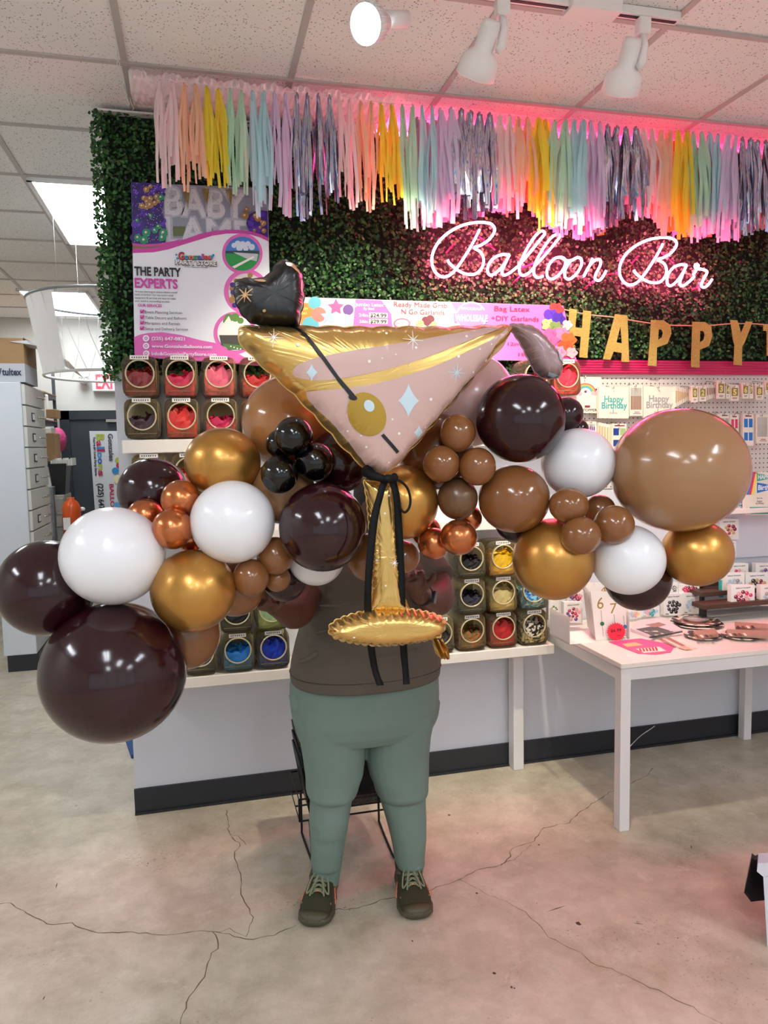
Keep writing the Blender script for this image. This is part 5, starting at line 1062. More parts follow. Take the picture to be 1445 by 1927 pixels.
for d_ in star8(*c2([(810,838)])[0], 9, .8): stem.decal(m, d_, M_fwht, .002)
for (x, y) in ((780,484),(758,578),(720,825),(762,955)): stem.decal(m, ell2(*c2([(x, y)])[0], 2, 2, 0, 8), M_fwht, .002)
m.build('stem', foil)
base = Foil(c2([(478,1200),(500,1165),(560,1135),(640,1112),(720,1098),(800,1094),(880,1094),(960,1102),(1030,1118),(1080,1140),(1098,1170),(1090,1205),(1060,1235),(1000,1258),(900,1276),(800,1286),(700,1286),(600,1272),(530,1255),(492,1232)]), YC-.03, .045, .005, 34, .0012, 60, c2([(790,1192)])[0], 2.6)
m = MB(); base.mesh(m, M_foil); base.decal(m, c2([(690,1277),(760,1280),(830,1272),(830,1275),(760,1284),(690,1281)]), M_fwht, .002); base.decal(m, ell2(*c2([(594,1223)])[0], 2, 2, 0, 8), M_fwht, .002); m.build('base', foil)
tl = MB(); R_ = random.Random(3); pts = []
rows = [(1020,1075,1250),(1030,1085,1275),(1040,1100,1300),(1045,1112,1325),(1062,1118,1345),(1075,1105,1357)]
vs = []
for (a, b, yy) in rows:
    for k in range(9): q = c2([(a+(b-a)*k/8, yy)])[0]; w_ = W(q[0], q[1], YC-.02); vs.append((w_.x, w_.y-.012*math.sin(k*1.9+yy)-R_.uniform(0, .008), w_.z+R_.uniform(-.004, .004)))
tl.add(vs, [(j*9+i, j*9+i+1, (j+1)*9+i+1, (j+1)*9+i) for j in range(5) for i in range(8)], M_foil, False)
up = [W(*c2([p])[0], YC-.02) for p in ((1000,1200),(1090,1190),(1075,1250),(1020,1250))]; tl.poly(up, M_foil); tl.build('fill_valve', foil)
# ribbon tied around the neck
M_rib = mat('black_ribbon', '#08090c', .6, bump=.1, bscale=200, spec=.25)
rb = thing('ribbon', 'black satin ribbon tied at the cup neck with long hanging tails', 'ribbon', W(722, 903, 1.8))
def strap(px, wpx, ys, name):
    m = MB(); vs = []; n = len(px); P3 = smooth_path([W(a, b, y) for (a, b), y in zip(px, ys)], 5)
    for i, p in enumerate(P3):
        h = wpx/2*1.85/F; tw_ = .25*math.sin(i*.35); vs += [p+Vector((-h*math.cos(tw_), -h*math.sin(tw_), 0)), p+Vector((h*math.cos(tw_), h*math.sin(tw_), 0))]
    N = len(P3); vs2 = [v+Y_*.0015 for v in vs]
    m.add(vs+vs2, [(2*i, 2*i+1, 2*i+3, 2*i+2) for i in range(N-1)]+[(2*N+2*i+2, 2*N+2*i+3, 2*N+2*i+1, 2*N+2*i) for i in range(N-1)]+[(2*i, 2*i+2, 2*N+2*i+2, 2*N+2*i) for i in range(N-1)]+[(2*i+3, 2*i+1, 2*N+2*i+1, 2*N+2*i+3) for i in range(N-1)], M_rib, True); m.build(name, rb)
strap([(724,903),(716,930),(705,972),(699,1020),(694,1078),(692,1134),(694,1180),(699,1222),(706,1262),(716,1290)], 15, [1.80,1.79,1.79,1.79,1.79,1.80,1.88,1.92,1.92,1.91], 'left_tail')
strap([(738,903),(746,935),(750,990),(753,1050),(756,1110),(757,1150),(758,1190),(760,1230),(763,1260),(765,1288)], 15, [1.80,1.80,1.81,1.82,1.82,1.83,1.90,1.92,1.92,1.91], 'right_tail')
for nm, L in (('bow_loop', [(736,902),(752,905),(766,918),(772,938),(770,955),(762,964),(754,958),(752,945)]),):
    m = MB(); m.tube(smooth_path([W(a, b, 1.79) for a, b in L], 5), .0032, M_rib, 6); m.build(nm, rb)
m = MB(); m.ell(W(731, 901, 1.79), (.017, .014, .011), M_rib, 16, 10); m.ell(W(742, 899, 1.79), (.010, .012, .012), M_rib, 14, 8); m.build('knot', rb)
m = MB(); m.tube([W(688, 886, 1.83), W(704, 896, 1.80), W(728, 903, 1.79), W(744, 900, 1.82)], [.016, .012, .009, .006], M_rib, 10); m.build('neck_wrap', rb)
# ------------------------------------------------------------------ the person
per = thing('person', 'person in taupe t-shirt, sage joggers and olive sneakers holding the balloon garland up', 'person', (.56, 2.62, 0))
M_skin = mat('skin', '#573526', .5, noise_amt=.06, nscale=12); M_shirt = mat('taupe_jersey', '#5b534a', .85, noise_amt=.06, nscale=25, bump=.12, bscale=16); M_jog = mat('sage_jersey', '#6f847b', .85, noise_amt=.04, nscale=18, bump=.10, bscale=14)
def ring(yp, xl, xr, yc, ry, n=28, tilt=0., p=2.3):
    a = W(xl, yp, yc); b = W(xr, yp, yc); cx = (a.x+b.x)/2; rx = (b.x-a.x)/2; z = (a.z+b.z)/2; L = []
    for k in range(n):
        t_ = 2*math.pi*k/n; c, s = math.cos(t_), math.sin(t_); rr = 1/((abs(c)**p+abs(s)**p)**(1/p)); L.append(Vector((cx+rr*c*rx, yc+rr*s*ry, z+tilt*s)))
    return L
# skin: one continuous body
b = MB(); S = lambda x, y, d: W(x, y, d)
b.loft([ring(1300,575,800,2.62,.15), ring(1200,580,805,2.62,.16), ring(1100,590,805,2.62,.15), ring(1060,605,800,2.63,.12), ring(1040,650,765,2.64,.08), ring(1020,680,742,2.64,.06), ring(985,688,740,2.63,.055)], M_skin)
hc = W(713, 945, 2.60); 
hd = Matrix.Rotation(0, 3, 'Z')
b.ell(hc, (.076, .093, .115), M_skin, 28, 20); b.ell(hc+Vector((0, -.03, -.065)), (.052, .06, .048), M_skin, 20, 12)
b.tube([hc+Vector((0, -.088, .015)), hc+Vector((0, -.105, -.015)), hc+Vector((0, -.10, -.03))], [.009, .014, .013], M_skin, 10)
for sx in (-1, 1):
    b.ell(hc+Vector((sx*.078, .0, -.01)), (.012, .02, .032), M_skin, 12, 8); b.ell(hc+Vector((sx*.03, -.083, .03)), (.025, .012, .008), M_skin, 12, 8)
b.ell(hc+Vector((0, -.088, -.052)), (.024, .012, .006), M_skin, 12, 8); b.ell(hc+Vector((0, -.086, -.064)), (.02, .012, .007), M_skin, 12, 8)
def hand(wr, tip, palmn, side, curl, sc=1.):
    wr = Vector(wr); u = (Vector(tip)-wr).normalized(); n_ = Vector(palmn); n_ = (n_-u*n_.dot(u)).normalized(); v = n_.cross(u)*side
    b.tube([wr, wr+u*.03, wr+u*.06*sc, wr+u*.088*sc], [.024, .030, .036, .031], M_skin, 14)
    for j, (o, L) in enumerate(((-.028, .068), (-.0095, .078), (.0095, .074), (.027, .058))):
        q = wr+u*(.075-.004*abs(j-1.3))*sc+v*o; d = (u+v*o*3).normalized(); pts = [q-u*.012]; ang = 0
        for k, f in enumerate((.0, .42, .30, .26)):
            if k: ang += curl*(1.0, .9, 1.1, .8)[k]*(1+.12*j)
            dd = (d*math.cos(ang)+n_*math.sin(ang)); pts.append(pts[-1]+dd*(L*f if k else .014))
        b.tube(pts, [.0105, .0102, .0095, .0085, .0072], M_skin, 10); b.ell(pts[-1], .0074, M_skin, 10, 6)
    q = wr+u*.022*sc-v*.022; d = (u*.62-v*.72+n_*.25).normalized(); p1 = q+d*.032; p2 = p1+(d+u*.45).normalized()*.030; p3 = p2+(d*.5+u+n_*.3).normalized()*.024
    b.tube([q, p1, p2, p3], [.015, .0125, .0105, .0085], M_skin, 10); b.ell(p3, .0086, M_skin, 10, 6)
# right side of the photo: elbow bent, hand raised behind the stem
shR, elR, wrR = W(790, 1062, 2.60), W(824, 1126, 2.48), W(797, 1115, 2.22)
wrR = W(786, 1118, 2.26)
b.tube(smooth_path([shR, W(815, 1092, 2.56), elR, W(808, 1130, 2.38), wrR], 4), [.062]*5+[.060]*4+[.058, .054, .048, .042, .036, .031, .028, .026][:8], M_skin, 16)
hand(wrR, W(770, 1062, 2.20), Vector((-.3, -1, 0)), 1, .38, .95)
# left side: forearm reaching out to the left wing
shL, elL, wrL = W(600, 1066, 2.60), W(560, 1150, 2.46), W(512, 1140, 2.26)
b.tube(smooth_path([shL, W(578, 1110, 2.55), elL, W(540, 1152, 2.36), wrL], 4), [.060]*5+[.056]*4+[.054, .052, .048, .042, .036, .031, .028, .026][:8], M_skin, 16)
hand(wrL, W(484, 1118, 2.18), Vector((.1, -.3, 1)), -1, .42, .95)
for (xl, xr, yc) in ((592, 634, 2.62), (752, 790, 2.60)):     # ankles
    b.loft([ring(1600,xl,xr,yc,.04), ring(1660,xl+2,xr-2,yc,.036), ring(1690,xl,xr,yc-.03,.05)], M_skin)
    b.tube([W((xl+xr)/2, 1610, yc), W((xl+xr)/2, 1500, yc), W((xl+xr)/2+(20 if xl < 700 else -20), 1400, yc), W(690, 1290, 2.62)], [.036, .06, .07, .08], M_skin, 14)
baked(b, 'body', M_skin, per, .0045, 5)
h = MB(); h.ell(hc+Vector((0, .015, .03)), (.088, .098, .105), mat('black_hair', '#120e0c', .6, bump=.4, bscale=120), 24, 16); h.ell(hc+Vector((0, .09, .07)), (.05, .045, .05), MC['black_hair'], 16, 10); h.build('hair', per)
for sx in (-1, 1):
    e = MB(); e.ell(hc+Vector((sx*.03, -.083, .012)), (.011, .009, .007), mat('eye_white', '#e8e4df', .2), 12, 8); e.ell(hc+Vector((sx*.03, -.090, .012)), (.005, .003, .005), M_ink, 10, 6); e.build('eye', per)
# t-shirt
b = MB()
b.loft([ring(1272,549,820,2.62,.200,40,.004), ring(1270,546,822,2.62,.21,40,.004), ring(1256,546,823,2.62,.212,40), ring(1235,548,824,2.62,.212,40), ring(1200,556,824,2.62,.205,40), ring(1160,568,822,2.62,.195,40), ring(1120,574,820,2.62,.185,40), ring(1085,582,822,2.62,.165,40), ring(1062,592,815,2.63,.135,40), ring(1044,630,785,2.635,.095,40), ring(1030,668,752,2.64,.07,40)], M_shirt)
b.tube([W(785, 1066, 2.62), W(806, 1078, 2.59), W(822, 1097, 2.55)], [.085, .083, .080], M_shirt, 20); b.tube([W(604, 1068, 2.62), W(584, 1090, 2.59), W(571, 1112, 2.55)], [.08, .078, .076], M_shirt, 20)
for (a, c, r) in (((590,1190,2.415),(660,1168,2.405),.006), ((575,1215,2.43),(640,1200,2.41),.005), ((740,1180,2.41),(800,1160,2.43),.006), ((600,1140,2.43),(680,1128,2.43),.006), ((700,1240,2.405),(790,1222,2.43),.010), ((560,1245,2.47),(600,1225,2.44),.011)): b.tube(smooth_path([W(*a), (W(*a)+W(*c))/2+Vector((0, -.004, -.008)), W(*c)], 4), [.003]+[r]*7+[.003], M_shirt, 8)
sh = baked(b, 't_shirt', M_shirt, per, .006, 5)
# stitched hem line
hm = MB(); L = ring(1254,545.5,823.5,2.62,.2115,60,-.004); 
hm.tube([p for p in L], .0014, mat('shirt_hem_stitch', '#3f3932', .9), 6, True); hm.build('hem_stitching', sh)
# joggers
b = MB()
b.loft([ring(1250,553,815,2.62,.175,32), ring(1280,545,821,2.62,.185,32), ring(1310,545,822,2.62,.185,32), ring(1340,550,820,2.62,.18,32), ring(1362,556,812,2.62,.165,32), ring(1380,562,804,2.62,.14,32)], M_jog)
lg = lambda L: b.loft([ring(y, a, c, yc, ry, 28) for y, a, c, yc, ry in L], M_jog)
lg([(1340,556,690,2.62,.15),(1380,563,686,2.62,.14),(1420,570,685,2.62,.13),(1455,575,681,2.62,.12),(1470,576,675,2.62,.120),(1484,576,671,2.62,.119),(1492,579,667,2.62,.112),(1494,583,662,2.62,.098),(1506,584,660,2.62,.096),(1540,582,655,2.62,.094),(1560,583,652,2.62,.088),(1566,584,650,2.625,.084),(1590,585,647,2.63,.080),(1612,586,643,2.635,.074),(1622,585,643,2.64,.074),(1630,588,641,2.64,.062),(1652,588,638,2.64,.056),(1660,589,637,2.64,.055)])
lg([(1340,684,814,2.62,.15),(1380,686,806,2.62,.14),(1420,688,803,2.62,.13),(1455,697,803,2.61,.12),(1470,704,802,2.61,.118),(1483,707,802,2.61,.117),(1490,710,801,2.61,.110),(1492,716,798,2.61,.096),(1504,717,798,2.61,.095),(1540,728,799,2.61,.092),(1575,737,799,2.60,.084),(1600,742,797,2.60,.078),(1612,743,796,2.60,.074),(1620,745,797,2.60,.072),(1628,748,795,2.60,.060),(1642,750,793,2.60,.055),(1650,750,793,2.60,.054)])
for (a, c, r) in (((818,1318,2.57),(806,1362,2.56),.022), ((551,1305,2.58),(556,1335,2.57),.016)): b.tube(smooth_path([W(*a), (W(*a)+W(*c))/2+Vector((0, -.012, -.006)), W(*c)], 4), r, M_jog, 10)
pn = baked(b, 'joggers', M_jog, per, .005, 3)
# sneakers
M_sole = mat('olive_sole', '#4a4630', .55); M_knit = mat('olive_knit', '#33321c', .85, noise_amt=.15, nscale=180, bump=.2, bscale=260); M_lace = mat('sage_lace', '#7f8468', .8); M_or = mat('orange_tab', '#e0805c', .5); M_pan = mat('grey_olive_panel', '#4c4838', .5)
def sneaker(toe, heel, wd, side):
    toe = Vector(toe); heel = Vector(heel); L = (toe-heel).length; u = (toe-heel).normalized(); v = Vector((-u.y, u.x, 0)); ORG = heel
    def rg(s, w_, z0, z1, n=20, off=0., p=2.6):
        R2 = []
        for k in range(n):
            a = 2*math.pi*k/n; c, q = math.cos(a), math.sin(a); rr = 1/((abs(c)**p+abs(q)**p)**(1/p)); R2.append(ORG+u*(s*L)+v*(off+c*rr*w_/2)+Z*((z0+z1)/2+q*rr*(z1-z0)/2))
        return R2
    sole = MB(); sole.loft([rg(0, wd*.45, .008, .03), rg(.03, wd*.72, .002, .045), rg(.15, wd*.82, .001, .046), rg(.35, wd*.78, .001, .038), rg(.55, wd*.92, .001, .035), rg(.75, wd*1.04, .001, .034), rg(.9, wd*.92, .003, .036), rg(.97, wd*.66, .007, .036), rg(1.0, wd*.3, .013, .032)], M_sole)
    s = sole.build('sole', per)
    up = MB(); up.loft([rg(.015, wd*.4, .03, .085), rg(.05, wd*.62, .03, .105), rg(.18, wd*.68, .03, .112), rg(.32, wd*.70, .03, .105), rg(.45, wd*.74, .028, .092), rg(.6, wd*.84, .026, .076), rg(.76, wd*.92, .024, .062), rg(.88, wd*.82, .022, .052), rg(.95, wd*.58, .02, .044), rg(.985, wd*.3, .02, .036)], M_knit)
    up = up.build('upper', per); 
    cap = MB(); cap.loft([rg(.88, wd*.86, .02, .052), rg(.955, wd*.64, .018, .047), rg(.995, wd*.34, .018, .038)], M_sole); cap.build('toe_cap', up)
    cl = MB(); cl.loft([rg(.10, wd*.5, .09, .118), rg(.2, wd*.56, .09, .128), rg(.3, wd*.5, .09, .118)], M_knit); cl.build('collar', up)
    hz = lambda t_: float(np.interp(t_, [.18, .32, .45, .6, .76, .88], [.114, .108, .095, .079, .064, .054]))
    lc = MB()
    for i in range(5):
        a = .36+i*.06; z = hz(a)+.001
        for sg in (-1, 1): lc.tube(smooth_path([ORG+u*(a*L)+v*sg*wd*.20+Z*(z-.006), ORG+u*((a+.03)*L)+Z*(z+.004), ORG+u*((a+.058)*L)-v*sg*wd*.19+Z*(z-.010)], 4), .0034, M_lace, 6)
    for sg in (-1, 1):
        lc.tube(smooth_path([ORG+u*(.38*L)+Z*.112, ORG+u*(.46*L)+v*sg*.026+Z*.106, ORG+u*(.66*L)+v*sg*.040+Z*.074, ORG+u*(.62*L)+v*sg*.022+Z*.086, ORG+u*(.40*L)+Z*.111], 6), .0032, M_lace, 6)
        lc.tube(smooth_path([ORG+u*(.38*L)+Z*.112, ORG+u*(.50*L)+v*sg*.012+Z*.102, ORG+u*(.72*L)+v*sg*.026+Z*.074], 6), .0032, M_lace, 6)
    lc.build('laces', up)
    tb = MB()
    for i in range(3):
        a = .46+i*.09; z = hz(a)+.005; tb.tube([ORG+u*(a*L)-v*.013+Z*(z-.004), ORG+u*(a*L)+Z*z, ORG+u*(a*L)+v*.013+Z*(z-.004)], .0022, M_or, 6)
    for sg in (-1, 1):
        for i in range(4):
            a = .42+i*.11; tb.tube([ORG+u*(a*L)+v*sg*wd*(.40+.05*i*(i < 3))+Z*.055, ORG+u*((a+.05)*L)+v*sg*wd*(.42+.045*i*(i < 3))+Z*.042], .0024, M_or, 5)
    tb.build('orange_tabs', up)
    sd_ = MB()
    for sg in (-1, 1): sd_.tube([ORG+u*(.12*L)+v*sg*wd*.33+Z*.085, ORG+u*(.3*L)+v*sg*wd*.33+Z*.075, ORG+u*(.42*L)+v*sg*wd*.30+Z*.085], [.006, .010, .005], M_pan, 8)
    sd_.build('side_panel', up)
tL, tR = G(589, 1750), G(787, 1736)
def heel_of(t_, px):
    v_ = G(px, 1668)-t_; v_.normalize(); return t_+v_*.285
sneaker(tL, heel_of(tL, 613), .128, 1); sneaker(tR, heel_of(tR, 769), .128, -1)
# smart watch on the raised wrist
wt = MB(); wc = W(795, 1119, 2.30); ax = (elR-wrR).normalized(); x_ = ax.orthogonal().normalized(); y_ = ax.cross(x_)
wt.lathe([(-.010, .034), (-.010, .037), (.010, .0385), (.010, .0355)], wc, ax, mat('watch_strap', '#0e0f14', .5), 28); ws = wt.build('watch_strap', per)
wf = MB(); dirf = (CAM-wc); dirf = (dirf-ax*dirf.dot(ax)).normalized(); cc = wc+dirf*.038; sx_ = ax.cross(dirf)
wf.ext([cc+ax*a+sx_*c for a, c in ((-.017, -.02), (.017, -.02), (.017, .02), (-.017, .02))], dirf*.008, mat('watch_glass', '#20242c', .08)); wf.build('watch_face', ws)
# ------------------------------------------------------------------ wire basket stack behind the legs
M_wire = mat('black_wire', '#14161c', .4, .4)
def meshmat():
    m = bpy.data.materials.new('wire_mesh'); m.use_nodes = True; nt = m.node_tree; nt.nodes.clear(); out = nt.nodes.new('ShaderNodeOutputMaterial'); tr = nt.nodes.new('ShaderNodeBsdfTransparent'); b = nt.nodes.new('ShaderNodeBsdfPrincipled'); b.inputs['Base Color'].default_value = lin('#1a1c22'); b.inputs['Roughness'].default_value = .4
    tc = nt.nodes.new('ShaderNodeTexCoord'); ck = nt.nodes.new('ShaderNodeTexChecker'); ck.inputs['Scale'].default_value = 240; mx = nt.nodes.new('ShaderNodeMixShader'); a = nt.nodes.new('ShaderNodeMath'); a.operation = 'MULTIPLY_ADD'; a.inputs[1].default_value = .35; a.inputs[2].default_value = .6
    nt.links.new(tc.outputs['Object'], ck.inputs['Vector']); nt.links.new(ck.outputs['Fac'], a.inputs[0]); nt.links.new(a.outputs[0], mx.inputs[0]); nt.links.new(tr.outputs[0], mx.inputs[1]); nt.links.new(b.outputs[0], mx.inputs[2]); nt.links.new(mx.outputs[0], out.inputs[0]); return m
M_mesh = meshmat()
bx0, bx1 = W(552, 1450, 3.0).x, W(738, 1450, 3.0).x; by0, by1 = 2.84, 3.10
st = thing('basket_stand', 'black wire stand behind the legs holding the stacked baskets', 'basket stand', ((bx0+bx1)/2, 2.97, 0))
zb = W(640, 1508, 2.9).z
m = MB()
rect = [(bx0, by0), (bx1, by0), (bx1, by1), (bx0, by1)]
for zz in (zb-.03, zb+.06): m.tube([(a, c, zz) for a, c in rect], .004, M_wire, 6, True)
m.tube([(bx0, by0, zb+.06), (bx0, by0, zb-.03)], .004, M_wire, 6); m.tube([(bx1, by0, zb+.06), (bx1, by0, zb-.03)], .004, M_wire, 6)
m.tube([(bx0, (by0+by1)/2, zb-.03), (bx1, (by0+by1)/2, zb-.03)], .004, M_wire, 6); m.build('frame', st)
for xx, s_ in ((bx0+.04, 1), (bx1-.04, -1)):
    m = MB(); m.tube(smooth_path([(xx, by1, zb-.03), (xx, by1, .03), (xx, by1-.02, .006), (xx+s_*.01, by0-.02, .006), (xx, by0-.05, .03), (xx, by0-.03, .12), (xx, by0, zb-.03)], 5), .005, M_wire, 8); m.build('leg', st)
bw = (bx1-bx0)*.94; bxc = (bx0+bx1)/2
def basket(z, k, name):
    b_ = thing('shopping_basket', name, 'basket', (bxc, 2.97, z), 'stacked black mesh baskets')
    top = [(bxc-bw/2, by0-.01), (bxc+bw/2, by0-.01), (bxc+bw/2, by1+.01), (bxc-bw/2, by1+.01)]; bot = [(bxc-bw*.42, by0+.03), (bxc+bw*.42, by0+.03), (bxc+bw*.42, by1-.03), (bxc-bw*.42, by1-.03)]
    m = MB(); V = [(a, c, z+.21) for a, c in top]+[(a, c, z) for a, c in bot]; m.add(V, [(0, 1, 5, 4), (1, 2, 6, 5), (2, 3, 7, 6), (3, 0, 4, 7), (4, 5, 6, 7)], M_mesh); m.build('mesh_body', b_)
    m = MB(); m.tube([(a, c, z+.21) for a, c in top], .0055, M_wire, 8, True); m.tube([(a, c, z+.003) for a, c in bot], .003, M_wire, 6, True)
    for (a, c), (d, e) in zip(top, bot): m.tube([(a, c, z+.21), (d, e, z)], .003, M_wire, 6)
    m.build('rim', b_)
    if k == 3:
        m = MB(); m.tube(smooth_path([(bxc-bw/2, 2.97-.09, z+.21), (bxc-bw/2+.01, 2.97-.09, z+.29), (bxc-bw/2+.03, 2.97, z+.325), (bxc-bw/2+.01, 2.97+.09, z+.29), (bxc-bw/2, 2.97+.09, z+.21)], 5), .005, M_wire, 8); m.build('handle', b_)
for k in range(4): basket(zb-.015+k*.045, k, ('lowest mesh basket in the stack behind the legs', 'second mesh basket from the bottom of the stack', 'third mesh basket from the bottom of the stack', 'top mesh basket of the stack, with raised handle')[k])
m = MB(); q = W(562, 1362, 3.0); m.box((q.x+.06, 2.97, q.z-.04), (.09, .17, .17), mat('cream_pack', '#b09a78', .5, noise_amt=.5, nscale=60), .15, .01); tag(m.build('goods_pack', loc=(q.x+.06, 2.97, q.z)), 'tan striped pack standing inside the top mesh basket', 'pack')
# ------------------------------------------------------------------ small things on the floor
m = MB(); qs = [G(236, 1395), G(252, 1393), G(255, 1427), G(247, 1428)]; m.ext([q+Z*.002 for q in qs], (0, 0, .02), mat('blue_cloth', '#2a4f86', .8, bump=.5, bscale=60)); tag(m.build('blue_cloth', loc=qs[0]), 'blue cloth corner on the floor at the left wall end', 'cloth')
pts = [G(1187, 1441), G(1180, 1441), G(1172, 1434), G(1174, 1420), W(1185, 1405, 3.30), W(1205, 1385, 3.42), W(1224, 1372, 3.465), W(1232, 1366, 3.475)]
for q in pts[:4]: q.z = .004
m = MB(); m.tube(smooth_path(pts, 5), .0018, M_whitem, 6); tag(m.build('thin_cord', loc=pts[0]), 'thin white cord curling from the baseboard to the floor', 'cord')
# black lidded clear bin at the right frame edge
q = G(1405, 1790); tb_ = thing('storage_bin', 'clear storage bin with black lid leaning at the right frame edge', 'storage bin', (q.x+.2, q.y, 0))
yb_ = q.y
m = MB(); lid = [W(x, y, yb_+.08) for x, y in ((1414,1614),(1420,1619),(1428,1616),(1500,1610),(1500,1692),(1441,1694),(1413,1697),(1408,1690),(1400,1680))]; dvb = ray(1440, 1690); dvb.z = 0; m.ext(lid, dvb*.03, mat('black_plastic', '#0c0b10', .35)); m.ext([W(x, y, yb_+.075) for x, y in ((1408,1690),(1400,1680),(1414,1614),(1416,1622),(1404,1679),(1411,1688))], dvb*.035, mat('black_plastic_edge', '#1c141a', .3)); m.build('lid', tb_)
m = MB(); M_cb = mat_glass('frosted_plastic', '#d8dce6', .35, .2)
A_ = [W(x, y, yb_) for x, y in ((1426,1624),(1520,1622),(1520,1640),(1436,1650),(1424,1640))]; m.ext(A_, dvb*.06, M_cb)
B_ = [W(1436, 1650, yb_), W(1520, 1650, yb_), W(1520, 1786, yb_), W(1444, 1788, yb_)]; m.ext(B_, dvb*.06, M_cb); m.build('bin_body', tb_)
# ------------------------------------------------------------------ back room at the left
CX0 = W(8, 1263, 6.6).x; yc0 = G(50, 1263).y; face = W(38, 722, yc0).x; top = W(38, 719, yc0).z
cab = thing('card_file_cabinet', 'tall off-white cabinet with eight small drawers and black plinth', 'filing cabinet', (face-.15, yc0+.35, 0))
L_ = W(8, 1240, yc0).x; m = MB(); m.bar(L_, face, yc0, yc0+.75, .13, top, mat('cabinet_white', '#d5dbe3', .4, noise_amt=.02), .004); m.build('carcass', cab); m = MB(); m.bar(L_+.02, face+.01, yc0+.01, yc0+.75, 0, .13, M_black); m.build('plinth', cab)
dh = (top-.13)/13.0; M_drw = mat('drawer_front', '#dddbd3', .45)
for k in range(12):
    z0 = top-.01-(k+1)*dh; d_ = MB(); d_.bar(face, face+.025, yc0+.015, yc0+.735, z0+.006, z0+dh-.004, M_drw, .003); dr = d_.build('drawer', cab)
    g_ = MB(); g_.tube([(face+.03, yc0+.42, z0+dh*.5), (face+.055, yc0+.46, z0+dh*.5), (face+.055, yc0+.60, z0+dh*.5), (face+.03, yc0+.64, z0+dh*.5)], .006, M_hook, 6); g_.build('handle', dr)
    if k in (1, 2, 3, 4, 6): g_ = MB(); g_.bar(face+.026, face+.03, yc0+.2, yc0+.30, z0+dh*.3, z0+dh*.7, M_ink); g_.bar(face+.030, face+.032, yc0+.215, yc0+.285, z0+dh*.36, z0+dh*.64, M_cardw); g_.build('label_holder', dr)
# tultex carton on top
M_card = mat('cardboard', '#a3815a', .8, noise_amt=.08, nscale=12); bxy = yc0+.02
t = thing('shipping_carton', 'open grey and brown carton marked tultex on top of the cabinet', 'carton', W(30, 690, bxy))
a = W(-40, 712, bxy); c = W(46, 684, bxy); zt = W(20, 636, bxy).z; m = MB(); m.bar(a.x, c.x, bxy, bxy+.45, top+.002, c.z, mat('grey_box', '#bcc0c8', .7)); m.bar(a.x, c.x, bxy+.001, bxy+.449, c.z, zt, M_card); m.build('box_body', t)
m = MB(); q = W(4, 706, bxy-.002); w2 = W(41, 706, bxy-.002); m.text('tultex', (q.x, bxy-.003, q.z), X, Z, w2.x-q.x, .05, mat('navy_text', '#2b3550', .5), .03); m.text('//', (W(-7, 706, bxy).x, bxy-.003, q.z), X, Z, .04, .05, MC['navy_text'], .02); m.build('printed_name', t)
m = MB(); m.ext([Vector((c.x, bxy+.0, zt)), Vector((c.x+.30, bxy+.05, c.z+.02)), Vector((c.x+.34, bxy+.45, c.z-.06)), Vector((c.x, bxy+.45, zt))], (0, 0, .006), M_card); m.build('flap', t)
m = MB(); fl_ = [W(18, 643, bxy-.01), W(50, 640, bxy-.01), W(66, 646, bxy-.02), W(76, 652, bxy-.02), W(56, 648, bxy)]; m.ext(fl_, (0, .2, -.005), mat('white_plastic_bag', '#e6e6ea', .4)); m.build('plastic_liner', t)
# mesh hoop hanging
YH = 5.0; M_hoop = mat('hoop_steel', '#8f9396', .35, .6)
hp = thing('hanging_hoop_net', 'two wire hoops with sheer white netting hanging from the back room ceiling', 'hoop net', W(205, 570, YH))
c1 = W(208, 569, YH); r1 = (c1-W(50, 577, YH)).length*.99; c2_ = W(214, 708, YH); r2 = (c2_-W(84, 710, YH)).length
circ3 = lambda c, r, tx, n=48: [c+Vector((math.cos(2*math.pi*k/n)*r, math.sin(2*math.pi*k/n)*r, tx*math.cos(2*math.pi*k/n)*r)) for k in range(n)]
C1 = circ3(c1, r1, -.0); C2 = circ3(c2_, r2, -.0)
m = MB(); m.tube(C1, .009, M_hoop, 6, True); m.build('upper_hoop', hp); m = MB(); m.tube(C2, .009, mat('hoop_white', '#d8d8d4', .4), 6, True); m.build('lower_hoop', hp)
m = MB(); m.add(C1+C2, [(k, (k+1) % 48, 48+(k+1) % 48, 48+k) for k in range(48) if k not in (38, 39, 40)], mat_glass('sheer_net', '#ffffff', .9, .6), True)
for k in range(0, 48, 2): m.tube([C1[k], C1[k].lerp(C2[(k+1) % 48], .5)+Vector((.01*math.sin(k*3), 0, -.02)), C2[(k+2) % 48]], .0016, MC['hoop_white'], 4)
m.build('netting', hp)
m = MB()
for k in (0, 16, 32): m.tube([C1[k], Vector((C1[k].x, C1[k].y, H-.008))], .0015, MC['hoop_white'], 4)
m.build('hanging_string', hp)
